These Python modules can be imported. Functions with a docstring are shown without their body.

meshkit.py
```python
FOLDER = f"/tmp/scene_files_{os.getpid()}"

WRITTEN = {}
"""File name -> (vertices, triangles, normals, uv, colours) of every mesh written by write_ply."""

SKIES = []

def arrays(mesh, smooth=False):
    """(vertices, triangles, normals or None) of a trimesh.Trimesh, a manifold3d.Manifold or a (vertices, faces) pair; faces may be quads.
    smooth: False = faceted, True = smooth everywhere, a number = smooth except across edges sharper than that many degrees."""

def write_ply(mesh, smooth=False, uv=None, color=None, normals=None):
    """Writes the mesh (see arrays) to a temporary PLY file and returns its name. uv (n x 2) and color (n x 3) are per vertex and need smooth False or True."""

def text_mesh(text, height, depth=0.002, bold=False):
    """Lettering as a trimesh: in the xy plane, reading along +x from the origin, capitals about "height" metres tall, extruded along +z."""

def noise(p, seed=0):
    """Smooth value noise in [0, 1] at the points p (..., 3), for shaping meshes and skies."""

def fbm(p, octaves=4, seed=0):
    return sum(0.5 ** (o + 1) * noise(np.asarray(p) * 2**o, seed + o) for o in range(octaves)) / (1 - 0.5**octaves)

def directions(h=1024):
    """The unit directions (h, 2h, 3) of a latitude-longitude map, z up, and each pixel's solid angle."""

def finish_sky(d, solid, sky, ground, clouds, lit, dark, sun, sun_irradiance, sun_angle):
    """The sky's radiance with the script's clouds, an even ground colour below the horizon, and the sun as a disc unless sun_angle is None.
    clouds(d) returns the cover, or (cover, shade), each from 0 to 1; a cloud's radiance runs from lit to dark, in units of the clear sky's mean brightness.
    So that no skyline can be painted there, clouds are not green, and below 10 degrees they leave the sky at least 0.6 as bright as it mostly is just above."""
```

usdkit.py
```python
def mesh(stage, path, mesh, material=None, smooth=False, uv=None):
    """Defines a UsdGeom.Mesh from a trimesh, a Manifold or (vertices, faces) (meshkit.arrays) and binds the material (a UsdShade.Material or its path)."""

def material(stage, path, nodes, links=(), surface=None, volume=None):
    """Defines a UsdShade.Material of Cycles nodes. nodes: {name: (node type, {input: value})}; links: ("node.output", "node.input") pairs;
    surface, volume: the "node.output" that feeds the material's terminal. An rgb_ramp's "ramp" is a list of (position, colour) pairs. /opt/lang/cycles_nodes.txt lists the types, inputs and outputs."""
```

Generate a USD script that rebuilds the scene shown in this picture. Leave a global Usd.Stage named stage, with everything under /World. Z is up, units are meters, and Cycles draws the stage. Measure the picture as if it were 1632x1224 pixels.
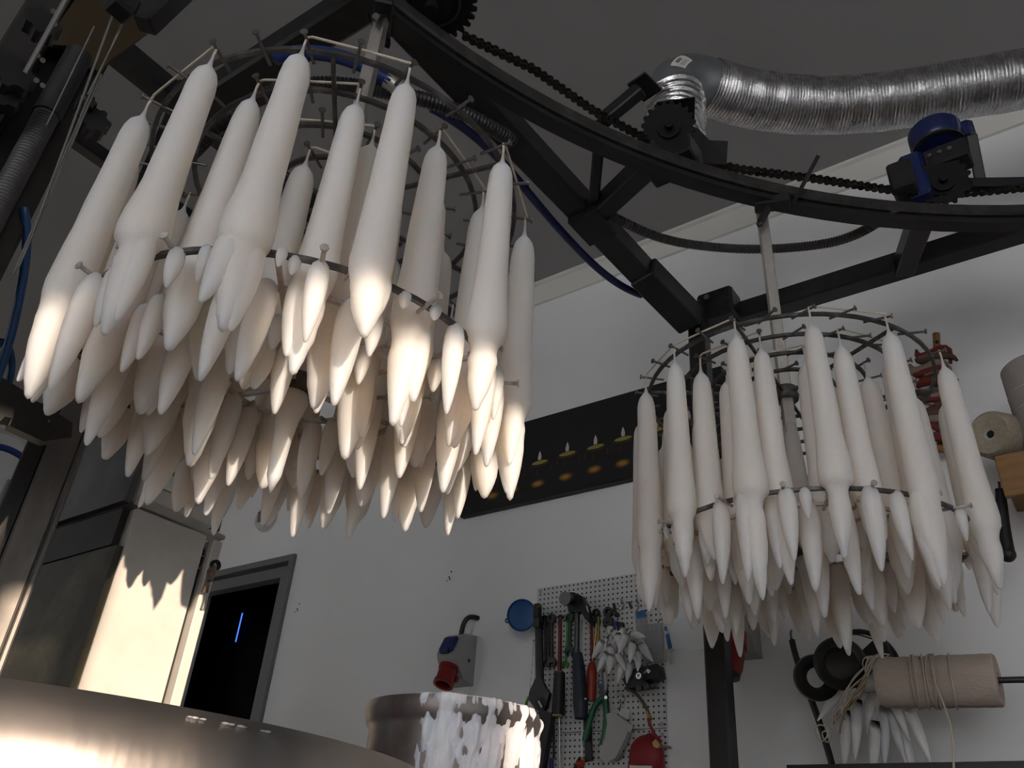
import math, random
import numpy as np, trimesh, usdkit, meshkit
from shapely.geometry import Polygon, box as sbox, Point
from pxr import Usd, UsdGeom, UsdLux, UsdShade, Gf, Sdf, Vt

stage = Usd.Stage.CreateInMemory()
UsdGeom.SetStageUpAxis(stage, "Z")
UsdGeom.Xform.Define(stage, "/World")
UsdGeom.Scope.Define(stage, "/World/Looks")
PI = math.pi
H0 = 0.95                     # height of the camera above the floor; all coordinates below are relative to it
OFF = np.array([0, 0, H0])

# ------------------------------------------------------------------ camera
FPX = 1299.0
def nz(v):
    v = np.asarray(v, float); return v / np.linalg.norm(v)
CX = -nz([-2038, 650, FPX])
CZ = np.array([154, -2112, FPX]); CZ = nz(CZ - CX * (CZ @ CX))
CY = np.cross(CZ, CX)
CM = np.stack([CX, CY, CZ])   # camera (right, down, forward) -> room
cam = UsdGeom.Camera.Define(stage, "/World/camera")
right, down, fwd = CM[:, 0], CM[:, 1], CM[:, 2]
m = np.eye(4); m[0, :3] = right; m[1, :3] = -down; m[2, :3] = -fwd; m[3, :3] = OFF
cam.AddTransformOp().Set(Gf.Matrix4d(*m.ravel().tolist()))
cam.CreateHorizontalApertureAttr(36.0); cam.CreateVerticalApertureAttr(27.0)
cam.CreateFocalLengthAttr(36.0 * FPX / 1632.0)
cam.CreateClippingRangeAttr(Gf.Vec2f(0.02, 100.0))
cam.CreateExposureAttr(0.0)

# ------------------------------------------------------------------ light: sky, low sun
SUN_AZ, SUN_EL = math.radians(22.0), math.radians(.6)      # from +x towards -y
SUND = np.array([math.cos(SUN_AZ) * math.cos(SUN_EL), -math.sin(SUN_AZ) * math.cos(SUN_EL), math.sin(SUN_EL)])
sun = UsdLux.DistantLight.Define(stage, "/World/sun")
sun.CreateAngleAttr(0.55); sun.CreateIntensityAttr(26000); sun.CreateColorAttr(Gf.Vec3f(1.0, 0.76, 0.58))
zax = nz(SUND); xax = nz(np.cross([0, 0, 1], zax)); yax = np.cross(zax, xax)
m = np.eye(4); m[0, :3], m[1, :3], m[2, :3] = xax, yax, zax
sun.AddTransformOp().Set(Gf.Matrix4d(*m.ravel().tolist()))
sky = UsdLux.DomeLight.Define(stage, "/World/sky")
sky.CreateIntensityAttr(1.12); sky.CreateColorAttr(Gf.Vec3f(1.0, 0.962, 0.99))

# ------------------------------------------------------------------ helpers
LOC = {"/World": np.zeros(3)}
USED = {}
def P(px, py, **k):           # a photo point at a known x, y, z or distance d
    r = CM @ nz([px - 816, py - 612, FPX]); (a, v), = k.items()
    return r * v if a == "d" else r * v / r["xyz".index(a)]
def numbered(parent, name):
    k = (parent, name); n = USED.get(k, 0); USED[k] = n + 1
    return name if n == 0 else f"{name}_{n:03d}"
def tag(prim, label=None, cat=None, group=None, kind=None):
    for k, v in (("label", label), ("category", cat), ("group", group), ("kind", kind)):
        if v: prim.SetCustomDataByKey(k, v)
def thing(name, label, cat, loc=(0, 0, 0), group=None, kind=None):
    path = "/World/" + numbered("/World", name)
    x = UsdGeom.Xform.Define(stage, path); loc = np.asarray(loc, float)
    x.AddTranslateOp().Set(Gf.Vec3d(*(loc + OFF).tolist())); LOC[path] = loc + OFF
    tag(x.GetPrim(), label, cat, group, kind)
    return path
def obj(name, mesh, mat, parent="/World", label=None, cat=None, group=None, kind=None, smooth=35):
    if isinstance(mesh, (list,)): mesh = cat_(mesh)
    path = parent + "/" + numbered(parent, name)
    v = np.asarray(mesh.vertices) + OFF - LOC[parent]
    me = usdkit.mesh(stage, path, trimesh.Trimesh(v, mesh.faces, process=False), MAT[mat], smooth=smooth)
    LOC[path] = LOC[parent]
    tag(me.GetPrim(), label, cat, group, kind)
    return path
def struct(name, mesh, mat, smooth=35):
    return obj(name, mesh, mat, kind="structure", smooth=smooth)
def cat_(ms): return trimesh.util.concatenate([x for x in ms if x is not None])
def tm(v, f): return trimesh.Trimesh(np.asarray(v, float), np.asarray(f), process=False)
def frame(d, up=(0, 0, 1)):
    d = nz(d); up = np.asarray(up, float)
    if abs(d @ nz(up)) > .97: up = np.array([1., 0, 0]) if abs(d[0]) < .9 else np.array([0, 1., 0])
    a = nz(np.cross(up, d)); b = np.cross(d, a)
    return a, b, d
def to(mesh, o, a, b, c):     # local x,y,z -> axes a,b,c at o
    T = np.eye(4); T[:3, 0], T[:3, 1], T[:3, 2], T[:3, 3] = a, b, c, o
    mesh = mesh.copy(); mesh.apply_transform(T); return mesh
def bx(c, s, bev=0.0, R=None):
    """box of size s about c, edges chamfered by bev"""
    s = np.asarray(s, float)
    if bev > 0:
        pts = []
        for sx in (-1, 1):
            for sy in (-1, 1):
                for sz in (-1, 1):
                    h = np.array([sx, sy, sz]) * s / 2
                    for i in range(3):
                        q = h.copy()
                        for j in range(3):
                            if j != i: q[j] -= np.sign(q[j]) * bev
                        pts.append(q)
        me = trimesh.convex.convex_hull(np.array(pts))
    else: me = trimesh.creation.box(s)
    if R is not None:
        T = np.eye(4); T[:3, :3] = R; me.apply_transform(T)
    me.apply_translation(c); return me
def bar(p, q, w, h, up=(0, 0, 1), bev=0.0):
    p, q = np.asarray(p, float), np.asarray(q, float); a, b, d = frame(q - p, up)
    return to(bx((0, 0, 0), (w, h, np.linalg.norm(q - p)), bev), (p + q) / 2, a, b, d)
def cyl(p, q, r, n=12, r2=None):
    p, q = np.asarray(p, float), np.asarray(q, float); L = np.linalg.norm(q - p)
    return to(lathe([(0, 0), (r, 0), (r if r2 is None else r2, L), (0, L)], n), p, *frame(q - p))
def lathe(prof, n=16):
    prof = np.asarray(prof, float); k = len(prof); ang = np.arange(n) * 2 * PI / n
    v = np.stack([prof[:, None, 0] * np.cos(ang), prof[:, None, 0] * np.sin(ang), np.broadcast_to(prof[:, None, 1], (k, n))], -1).reshape(-1, 3)
    f = []
    for i in range(k - 1):
        for j in range(n):
            a, b = i * n + j, i * n + (j + 1) % n
            c, d = a + n, b + n
            if prof[i, 0] > 1e-9: f.append((a, b, d))
            if prof[i + 1, 0] > 1e-9: f.append((a, d, c))
    me = trimesh.Trimesh(v, f, process=False); me.merge_vertices(); 
    if me.volume < 0: me.invert()
    return me
def tube(pts, r, n=8, caps=True):
    p = np.asarray(pts, float); k = len(p); r = np.broadcast_to(r, (k,))
    t = np.gradient(p, axis=0); t /= np.linalg.norm(t, axis=1, keepdims=True)
    a = np.zeros_like(p); u = np.array([0, 0, 1.]) if abs(t[0, 2]) < .9 else np.array([1., 0, 0])
    u = nz(np.cross(t[0], u))
    for i in range(k):
        u = nz(u - t[i] * (u @ t[i])); a[i] = u
    b = np.cross(t, a); g = np.arange(n) * 2 * PI / n
    v = (p[:, None] + r[:, None, None] * (np.cos(g)[None, :, None] * a[:, None] + np.sin(g)[None, :, None] * b[:, None])).reshape(-1, 3)
    f = []
    for i in range(k - 1):
        for j in range(n):
            x, y = i * n + j, i * n + (j + 1) % n
            f += [(x, y, y + n), (x, y + n, x + n)]
    if caps:
        v = np.vstack([v, p[0], p[-1]]); o = k * n
        for j in range(n):
            f += [(o, (j + 1) % n, j), (o + 1, (k - 1) * n + j, (k - 1) * n + (j + 1) % n)]
    return tm(v, f)
def spline(pts, n=24):
    from scipy.interpolate import CubicSpline
    p = np.asarray(pts, float); d = np.r_[0, np.cumsum(np.linalg.norm(np.diff(p, axis=0), axis=1))]
    return CubicSpline(d, p)(np.linspace(0, d[-1], n))
def ext(poly, depth, o, a, b, c):
    """polygon (shapely or points) in plane axes a,b at o, extruded along c"""
    if not hasattr(poly, "geom_type"): poly = Polygon(poly)
    gs = getattr(poly, "geoms", [poly])
    me = cat_([trimesh.creation.extrude_polygon(g, depth, engine="earcut") for g in gs])
    if np.linalg.det(np.stack([a, b, c], 1)) < 0: me.invert()
    return to(me, o, np.asarray(a, float), np.asarray(b, float), np.asarray(c, float))
def ball(c, r, sub=2, s=(1, 1, 1)):
    me = trimesh.creation.icosphere(sub, 1.0); me.apply_scale(np.asarray(s) * r); me.apply_translation(c); return me
EX, EY, EZ = np.eye(3)

# ------------------------------------------------------------------ materials
MAT = {}
def M(name, col, rough=.5, metal=0., col2=None, scale=12., lo=.4, hi=.65, bump=0., bscale=60., det=4., stretch=(1, 1, 1), rough2=None, **kw):
    n = {"p": ("principled_bsdf", {"base_color": col, "roughness": rough, "metallic": metal, **kw}), "g": ("geometry", {}),
         "map": ("mapping", {"scale": stretch})}
    l = [("g.position", "map.vector")]
    if col2 is not None:
        n["n"] = ("noise_texture", {"scale": scale, "detail": det, "roughness": .6})
        n["r"] = ("rgb_ramp", {"ramp": [(0, col), (lo, col), (hi, col2), (1, col2)]})
        l += [("map.vector", "n.vector"), ("n.fac", "r.fac"), ("r.color", "p.base_color")]
        if rough2 is not None:
            n["mr"] = ("map_range", {"from_min": lo, "from_max": hi, "to_min": rough, "to_max": rough2, "clamp": True})
            l += [("n.fac", "mr.value"), ("mr.result", "p.roughness")]
    if bump:
        n["bn"] = ("noise_texture", {"scale": bscale, "detail": 3.0}); n["b"] = ("bump", {"strength": bump, "distance": .004})
        l += [("map.vector", "bn.vector"), ("bn.fac", "b.height"), ("b.normal", "p.normal")]
    MAT[name] = usdkit.material(stage, "/World/Looks/" + name, n, l, "p.BSDF")
M("wall_paint", (.855, .875, .885), .75, col2=(.825, .845, .855), scale=1.3, bump=.08, bscale=90)
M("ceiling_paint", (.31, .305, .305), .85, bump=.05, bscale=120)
M("trim_paint", (.72, .72, .68), .5)
M("floor_concrete", (.20, .19, .185), .65, col2=(.16, .15, .15), scale=3)
wax = dict(subsurface_weight=.75, subsurface_radius=(1.0, .72, .5), subsurface_scale=.009, specular_ior_level=.35)
M("wax", (.745, .690, .655), .48, bump=.10, bscale=160, **wax)
M("wax_thin", (.86, .84, .81), .5, bump=.15, bscale=200, subsurface_weight=.5, subsurface_radius=(1, .75, .55), subsurface_scale=.006)
M("wick_cotton", (.62, .56, .47), .85, bump=.4, bscale=700)
M("nail_waxed", (.30, .27, .25), .5, col2=(.55, .52, .49), scale=60)
M("ring_steel", (.075, .072, .072), .45, .55, col2=(.20, .19, .18), scale=40, lo=.5, hi=.75)
M("nail_steel", (.13, .125, .12), .42, .6)
M("frame_waxed", (.50, .47, .44), .55, col2=(.30, .28, .26), scale=50, lo=.5, hi=.75)
M("rod_steel", (.72, .69, .64), .30, .75, col2=(.36, .34, .31), scale=26, lo=.5, hi=.7, stretch=(1, 1, .35), rough2=.5)
M("black_steel", (.012, .012, .014), .42, .0, col2=(.03, .03, .03), scale=18, lo=.55, hi=.8)
M("dark_rail", (.035, .034, .033), .38, .35, col2=(.075, .073, .07), scale=30, lo=.45, hi=.75)
M("cast_dark", (.006, .006, .006), .7, col2=(.014, .013, .012), scale=70, lo=.55, hi=.8, specular_ior_level=.2)
M("chain_steel", (.03, .028, .026), .3, .6)
M("steel_grey", (.33, .33, .34), .35, 1.)
M("steel_dark", (.09, .09, .095), .4, .8)

# ------------------------------------------------------------------ the room
XL, XR, YB, YF, ZF, ZC = -4.85, 2.4, 2.2, -2.6, -H0, 2.12
T = .18
def wallpoly(x0, x1, z0, z1, holes):
    p = sbox(x0, z0, x1, z1)
    for h in holes: p = p.difference(sbox(*h))
    return p
DOOR = (-3.62, ZF - .01, -2.80, 1.16)
WIN1 = (-1.95, -.50, -.40, .555)         # right wall: y0, z0, y1, z1 (sunny)
WIN2 = (-4.1, -.05, -3.2, 1.65)           # front wall, behind the camera: x0, z0, x1, z1
WIN3 = (-.3, -.35, 2.33, 1.95)
struct("floor", bx(((XL + XR) / 2, (YB + YF) / 2, ZF - .05), (XR - XL + 2 * T, YB - YF + 2 * T, .1)), "floor_concrete")
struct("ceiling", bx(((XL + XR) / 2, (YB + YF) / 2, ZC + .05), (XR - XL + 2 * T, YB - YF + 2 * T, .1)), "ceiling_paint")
struct("wall_back", ext(wallpoly(XL, XR, ZF, ZC, [DOOR]), T, (0, YB, 0), EX, EZ, EY), "wall_paint")
struct("wall_front", ext(wallpoly(XL, XR, ZF, ZC, [WIN2, WIN3]), T, (0, YF - T, 0), EX, EZ, EY), "wall_paint")
struct("wall_left", bx((XL - T / 2, (YB + YF) / 2, (ZC + ZF) / 2), (T, YB - YF + 2 * T, ZC - ZF)), "wall_paint")
struct("wall_right", ext(wallpoly(YF - T, YB + T, ZF, ZC, [WIN1]), T, (XR, 0, 0), EY, EZ, EX), "wall_paint")
cove = [(0, 0), (-.012, 0), (-.055, .05), (-.065, .055), (-.065, .068), (0, .068)]
struct("trim_1", ext(cove, XR - XL, (XL, YB, 2.052), EY, EZ, EX), "trim_paint", 20)
struct("trim_2", ext([(-a, b) for a, b in cove], YB - YF, (XL, YF, 2.052), EX, EZ, EY), "trim_paint", 20)

M("glass_pane", (1, 1, 1))
MAT["glass_pane"] = usdkit.material(stage, "/World/Looks/glass_pane", {"t": ("transparent_bsdf", {"color": (.97, .98, .97)}), "s": ("glossy_bsdf", {"roughness": .02, "color": (1, 1, 1)}),
    "f": ("fresnel", {"IOR": 1.45}), "m": ("mix_closure", {})}, [("f.fac", "m.fac"), ("t.BSDF", "m.closure1"), ("s.BSDF", "m.closure2")], "m.closure")
def window(name, w, o, a, c):
    t = thing(name, None, None, kind="structure"); x0, z0, x1, z1 = w
    fr = sbox(x0, z0, x1, z1).difference(sbox(x0 + .04, z0 + .04, x1 - .04, z1 - .04))
    obj("window_frame", ext(fr, .06, o, a, EZ, c), "trim_paint", t)
    obj("pane", ext(sbox(x0 + .035, z0 + .035, x1 - .035, z1 - .035), .005, np.asarray(o) + np.asarray(c) * .03, a, EZ, c), "glass_pane", t)
window("window_1", WIN1, (XR + .08, 0, 0), EY, EX)
obj("mullion", bx((XR + .11, -.898, (WIN1[1] + WIN1[3]) / 2), (.05, .03, WIN1[3] - WIN1[1])), "trim_paint", "/World/window_1")
obj("mullion", bx((XR + .11, -1.039, (WIN1[1] + WIN1[3]) / 2), (.05, .03, WIN1[3] - WIN1[1])), "trim_paint", "/World/window_1")
bl_ = thing("roller_blind", "grey roller blind half lowered in the middle light of the side window", "blind", (XR + .06, -.968, .35))
obj("blind_cloth", bx((XR + .06, -.968, .46), (.004, .142, .22)), "steel_dark", bl_)
obj("blind_rod", bx((XR + .06, -.968, .345), (.014, .142, .014), .002), "trim_paint", bl_)
window("window_2", WIN2, (0, YF - .12, 0), EX, EY)
window("window_3", WIN3, (0, YF - .12, 0), EX, EY)
M("cardboard", (.33, .22, .12), .8)
bxs = thing("cardboard_box", "brown cardboard box standing on the sill of the side window", "box", (XR + .04, -.633, WIN1[1] + .04))
obj("carton", bx((XR + .035, -.633, (WIN1[1] + .04 + .175) / 2), (.07, .135, .175 - WIN1[1] - .04), .002), "cardboard", bxs)
obj("tape_strip", bx((XR + .035, -.633, .1755), (.072, .04, .001)), "wick_cotton", bxs)

# ------------------------------------------------------------------ candle carousels
ZT, ZB = .81, .505            # upper and lower frame
RINGS = [(.252, 13), (.197, 10), (.142, 8), (.088, 5)]
def ringmesh(c, R, z, w=.0055, n=56):
    a = np.arange(n) * 2 * PI / n; prof = [(R - w / 2, -w / 2), (R + w / 2, -w / 2), (R + w / 2, w / 2), (R - w / 2, w / 2)]
    v = np.array([[c[0] + r * math.cos(t), c[1] + r * math.sin(t), z + dz] for t in a for r, dz in prof]); f = []
    for i in range(n):
        for j in range(4):
            p, q = i * 4 + j, i * 4 + (j + 1) % 4; r, s = ((i + 1) % n) * 4 + j, ((i + 1) % n) * 4 + (j + 1) % 4
            f += [(p, q, s), (p, s, r)]
    me = tm(v, f)
    if me.volume < 0: me.invert()
    return me
def nail(c, ang, R, z, rng, L=.042, r=.0021):
    d = np.array([math.cos(ang), math.sin(ang), 0]); Q = np.array([c[0], c[1], z - .001]) + d * (R + .014)
    turn = ang + rng.uniform(-.22, .22)
    if c[0] > -.5 and z > .7 and -80 < math.degrees(ang) < -18: turn = ang + rng.uniform(.7, .95)
    d2 = nz([math.cos(turn), math.sin(turn), rng.uniform(-.04, .09)]); p = Q - d2 * (L - .010); q = Q + d2 * .010
    return cat_([cyl(p, q, r, 7), cyl(q, q + d2 * .0018, .0046, 8)])
def wobble(me, c, amp, seed, sc=22.):
    v = np.asarray(me.vertices); dn = v - np.array([c[0], c[1], 0]); dn[:, 2] = 0
    n = meshkit.noise(v * sc + seed * 7.13, seed) - .5
    me.vertices = v + dn / np.maximum(np.linalg.norm(dn, axis=1, keepdims=True), 1e-6) * (n[:, None] * amp * np.minimum(1, np.linalg.norm(dn, axis=1, keepdims=True) / .006)); return me
def cone(o, L, r, rng, n=12, bend=.012):
    """an icicle of wax hanging from o"""
    t = np.array([0, .05, .15, .30, .48, .66, .80, .90, .965, .99, 1.0])
    rr = np.array([.5, .78, .96, 1.0, .92, .75, .55, .38, .24, .14, 0]) * r
    me = lathe(list(zip(rr, -t * L))[:] if rr[0] == 0 else [(0, 0)] + list(zip(rr, -t * L)), n)
    v = np.array(me.vertices); k = np.clip(-v[:, 2] / L, 0, 1)
    a = rng.uniform(0, 2 * PI); b = rng.uniform(0, bend) * L / .1
    v[:, 0] += math.cos(a) * b * k ** 2; v[:, 1] += math.sin(a) * b * k ** 2
    me.vertices = v + np.asarray(o); return me
def candle_body(c, rng, zt, tip, fat=1.0, neck=1.0, seed=0):
    zb = ZB + rng.uniform(-.004, .018)
    H = zb - tip
    pr = [(.0014, zt - .014), (.0018, zt - .022), (.0026, zt - .028), (.0045, zt - .034), (.0090, zt - .040), (.0136, zt - .047), (.0164, zt - .057), (.0179, zt - .073),
          (.0190, zt - .105), (.0201, zt - .150), (.0211, zt - .190), (.0219, zt - .225)]
    bl = .0222 + .0040 * neck
    pr += [(.0224 + .0012 * neck, zb + .048), (bl, zb + .022), (bl + .0008, zb + .004), (bl - .0006, zb - .008), (.0234 - .0030 * neck, zb - .015), (.0222 - .0044 * neck, zb - .022), (.0212 - .0042 * neck, zb - .030)]
    cr = .0210 - .0030 * neck
    for k, w in ((.30, 1.0), (.40, .98), (.52, .90), (.64, .78), (.75, .62), (.85, .45), (.92, .31), (.968, .205), (.988, .14), (.997, .07)):
        z = zb - k * H
        if z < pr[-1][1] - .004: pr.append((cr * w, z))
    pr = [(0, zt - .015)] + [(r * fat if r > .004 else r, z) for r, z in pr] + [(0, tip)]
    me = lathe(pr, 28); v = np.array(me.vertices); v[:, :2] += c; me.vertices = v
    me = wobble(me, c, .0016 * fat, seed, 30.)
    v = np.array(me.vertices); k = np.clip((zb - v[:, 2]) / H, 0, 1); a = rng.uniform(0, 2 * PI); b = rng.uniform(.0, .010)
    v[:, 0] += math.cos(a) * b * k ** 1.5; v[:, 1] += math.sin(a) * b * k ** 1.5
    rip = .0007 * np.sin(v[:, 2] * 800 + 2 * np.sin(v[:, 2] * 77)) * (k > .12) * (k < .9)
    dn = v[:, :2] - c; v[:, :2] += dn / np.maximum(np.linalg.norm(dn, axis=1, keepdims=True), 1e-6) * rip[:, None]
    me.vertices = v; return me, zb

ORD = "first second third fourth fifth sixth seventh eighth ninth tenth eleventh twelfth thirteenth fourteenth fifteenth sixteenth seventeenth eighteenth nineteenth twentieth twenty-first twenty-second".split()
def px_of(p):
    q = CM.T @ np.asarray(p, float); return 816 + FPX * q[0] / q[2], 612 + FPX * q[1] / q[2]
import manifold3d as m3
def man(me):
    return m3.Manifold(m3.Mesh(np.asarray(me.vertices, np.float32), np.asarray(me.faces, np.uint32)))
def union(ms):
    if len(ms) == 1: return ms[0]
    r = man(ms[0])
    for x in ms[1:]: r = r + man(x)
    me = r.to_mesh(); out = trimesh.Trimesh(me.vert_properties[:, :3], me.tri_verts, process=False)
    return out if len(out.faces) > 100 else ms[0]
CAND = {}
def carousel(side, c, lab, rodtop, outer, second, third, inner, seed):
    """frame, rod and icicles as one thing; every candle a thing of its own. outer.. = lists of (angle, tip, neck, fat, loop, label or None)"""
    rng = random.Random(seed); c = np.asarray(c, float); C3 = np.array([c[0], c[1], 0])
    t = thing("candle_carousel", lab, "candle carousel", (c[0], c[1], ZB - .02))
    obj("rod", bar(C3 + EZ * .53, C3 + EZ * rodtop, .021, .021, EX + .5 * EY, .002), "rod_steel", t)
    obj("wax_coat", wobble(to(lathe([(0, .02), (.011, 0), (.015, -.025), (.0165, -.09), (.018, -.17), (.016, -.24), (.019, -.262), (.014, -.285), (.012, -.31), (.006, -.36), (0, -.385)], 16), C3 + EZ * .745, EX, EY, EZ), c, .006, seed), "wax", t)
    for z, hub in ((ZT, "hub"), (ZB, "hub")):
        obj(hub, cyl(C3 + EZ * (z - .012), C3 + EZ * (z + .012), .022, 14), "ring_steel", t)
        for k in range(6):
            a = k * PI / 3 + (.25 if side == "left" else .55); d = np.array([math.cos(a), math.sin(a), 0])
            obj("spoke", bar(C3 + d * .018 + EZ * z, C3 + d * .252 + EZ * z, .005, .005), "ring_steel" if z == ZT else "frame_waxed", t)
        for R, n in RINGS:
            obj("ring", ringmesh(c, R, z), "ring_steel" if z == ZT or R > .25 else "frame_waxed", t)
    k = 0; axes = []
    for ri, lst in enumerate((outer, second, third, inner)):
        R = RINGS[ri][0]; angs = sorted(x[0] for x in lst)
        full = []
        for i, a in enumerate(angs):
            b = angs[(i + 1) % len(angs)] + (360 if i == len(angs) - 1 else 0)
            full += [a, (a + b) / 2]
        for a in full:
            obj("nail", nail(c, math.radians(a), R, ZT, rng), "nail_steel", t)
            if rng.random() < .9 or ri == 0:
                obj("lower_nail", nail(c, math.radians(a + rng.uniform(-5, 5)), R, ZB, rng, .038, .0026), "nail_waxed", t)
        spots = {x[0]: c + (R + .016) * np.array([math.cos(math.radians(x[0])), math.sin(math.radians(x[0]))]) for x in lst}
        hidden = sorted([x[0] for x in lst if not x[5]], key=lambda a: px_of(np.array([*spots[a], .45]))[0])
        for i, (a, tip, neck, fat, loop, label) in enumerate(lst):
            k += 1; ar = math.radians(a); rc = R + .016; p = np.array([c[0] + rc * math.cos(ar), c[1] + rc * math.sin(ar)])
            body, zb = candle_body(p, rng, ZT, tip, fat, neck, seed * 50 + k)
            ringname = ("outer", "second", "third", "innermost")[ri]
            grp = None if label else f"{side} carousel candles, {ringname} ring"
            ct = thing("dipped_candle", label or f"{ORD[hidden.index(a)]} from left of the half-hidden candles on the {side} carousel's {ringname} ring", "candle", (p[0], p[1], tip), grp)
            drips = []
            for q in range(rng.choice([0, 1, 1, 2])):
                a3 = rng.uniform(0, 2 * PI) if not label else ar + rng.choice([-1, 1]) * rng.uniform(1.0, 2.2); L = (zb - tip) * rng.uniform(.6, .97)
                drips.append(cone((p[0] + .011 * math.cos(a3), p[1] + .011 * math.sin(a3), zb - .006), L, .0125 * rng.uniform(.8, 1.15), rng, 16))
            body = union([body] + drips)
            b = obj("body", body, "wax", ct, smooth=True)
            top = np.array([p[0], p[1], ZT]); wl = [top - EZ * .03, top - EZ * .012, top + EZ * .002 - np.array([math.cos(ar), math.sin(ar), 0]) * .001]
            if loop:
                a2 = math.radians(a + loop); q = np.array([c[0] + (R + .018) * math.cos(a2), c[1] + (R + .018) * math.sin(a2), ZT + .003])
                wl += [top + EZ * .004 + (q - top) * .05, (top + q) / 2 + EZ * .003, q]
            obj("wick", tube(np.array(wl), .0017, 6), "wick_cotton", ct, smooth=True)
            CAND[side, k] = ct; axes.append(p)
    placed = []
    for ri, (R, _) in enumerate(RINGS):
        for tries in range((170, 190, 150, 80)[ri]):
            a = rng.uniform(0, 2 * PI); rr = R + rng.uniform(-.004, .008); L = rng.choice([.02, .035, .05, .075, .095, .11, .125] if ri == 0 else [.05, .085, .1, .115, .125, .13]) * rng.uniform(.85, 1.15); r = .0035 + .072 * L + rng.uniform(0, .0022) + (.0015 if ri else 0)
            o = np.array([c[0] + rr * math.cos(a), c[1] + rr * math.sin(a)])
            if min(np.linalg.norm(o - q) for q in axes) < .022 + r or any(np.linalg.norm(o - q) < r + r2 for q, r2 in placed): continue
            placed.append((o, r)); obj("wax_icicle", cone((o[0], o[1], ZB + .002), L, r, rng, 11, .006), "wax", t, smooth=True)
    return t
def ringlist(rng, angs, labels=(), tips=None, necks=None, loops=None):
    out = []
    for i, a in enumerate(angs):
        out.append((a, (tips or {}).get(i, rng.uniform(.378, .44)), (necks or {}).get(i, rng.uniform(.1, .9)), rng.uniform(.86, .94) if i < len(labels) else rng.uniform(.94, 1.04), (loops or {}).get(i, 0), labels[i] if i < len(labels) else None))
    return out
rg = random.Random(4)
LC, RC = (-.738, .525), (-.379, 1.333)
Lo = ringlist(rg, [-105, -76, -52, -26, 8, 38, 65, 91, 117, 143, 169, 195, 220, 238],
    ["leftmost candle of the left carousel, with one warm sunlit patch near its tip",
     "second front candle from the left on the left carousel, bulging above a shaded cone",
     "third front candle from the left on the left carousel, tallest, with round bulge",
     "fourth front candle from the left on the left carousel, its cone brightly sunlit",
     "fifth front candle from the left on the left carousel, blunt above sunlit cones",
     "rightmost candle of the left carousel, against the grey wall above the black picture"],
    {0: .377, 1: .40, 2: .40, 3: .42, 4: .415, 5: .378}, {0: .5, 1: 1.25, 2: 1.25, 3: .5, 4: 1.0, 5: .9}, {0: 29, 2: 26, 4: 30})
Ls = ringlist(rg, [-71, -37, -7, 25, 57, 89, 121, 153, 185, 217, 253],
    ["second-row candle between second and third front candles of the left carousel",
     "second-row candle in front of the shiny square rod of the left carousel",
     "second-row candle between fourth and fifth front candles of the left carousel",
     "second-row candle partly behind the blunt fifth front candle of the left carousel"], None, None, {0: 34, 2: 32})
Lt = ringlist(rg, [-122, -76, -27, 14, 55, 96, 137, 178, 212], [], None, None, {1: 49})
Li = ringlist(rg, [-65, 5, 80, 150, 220], [], None, None, {0: 70})
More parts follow.
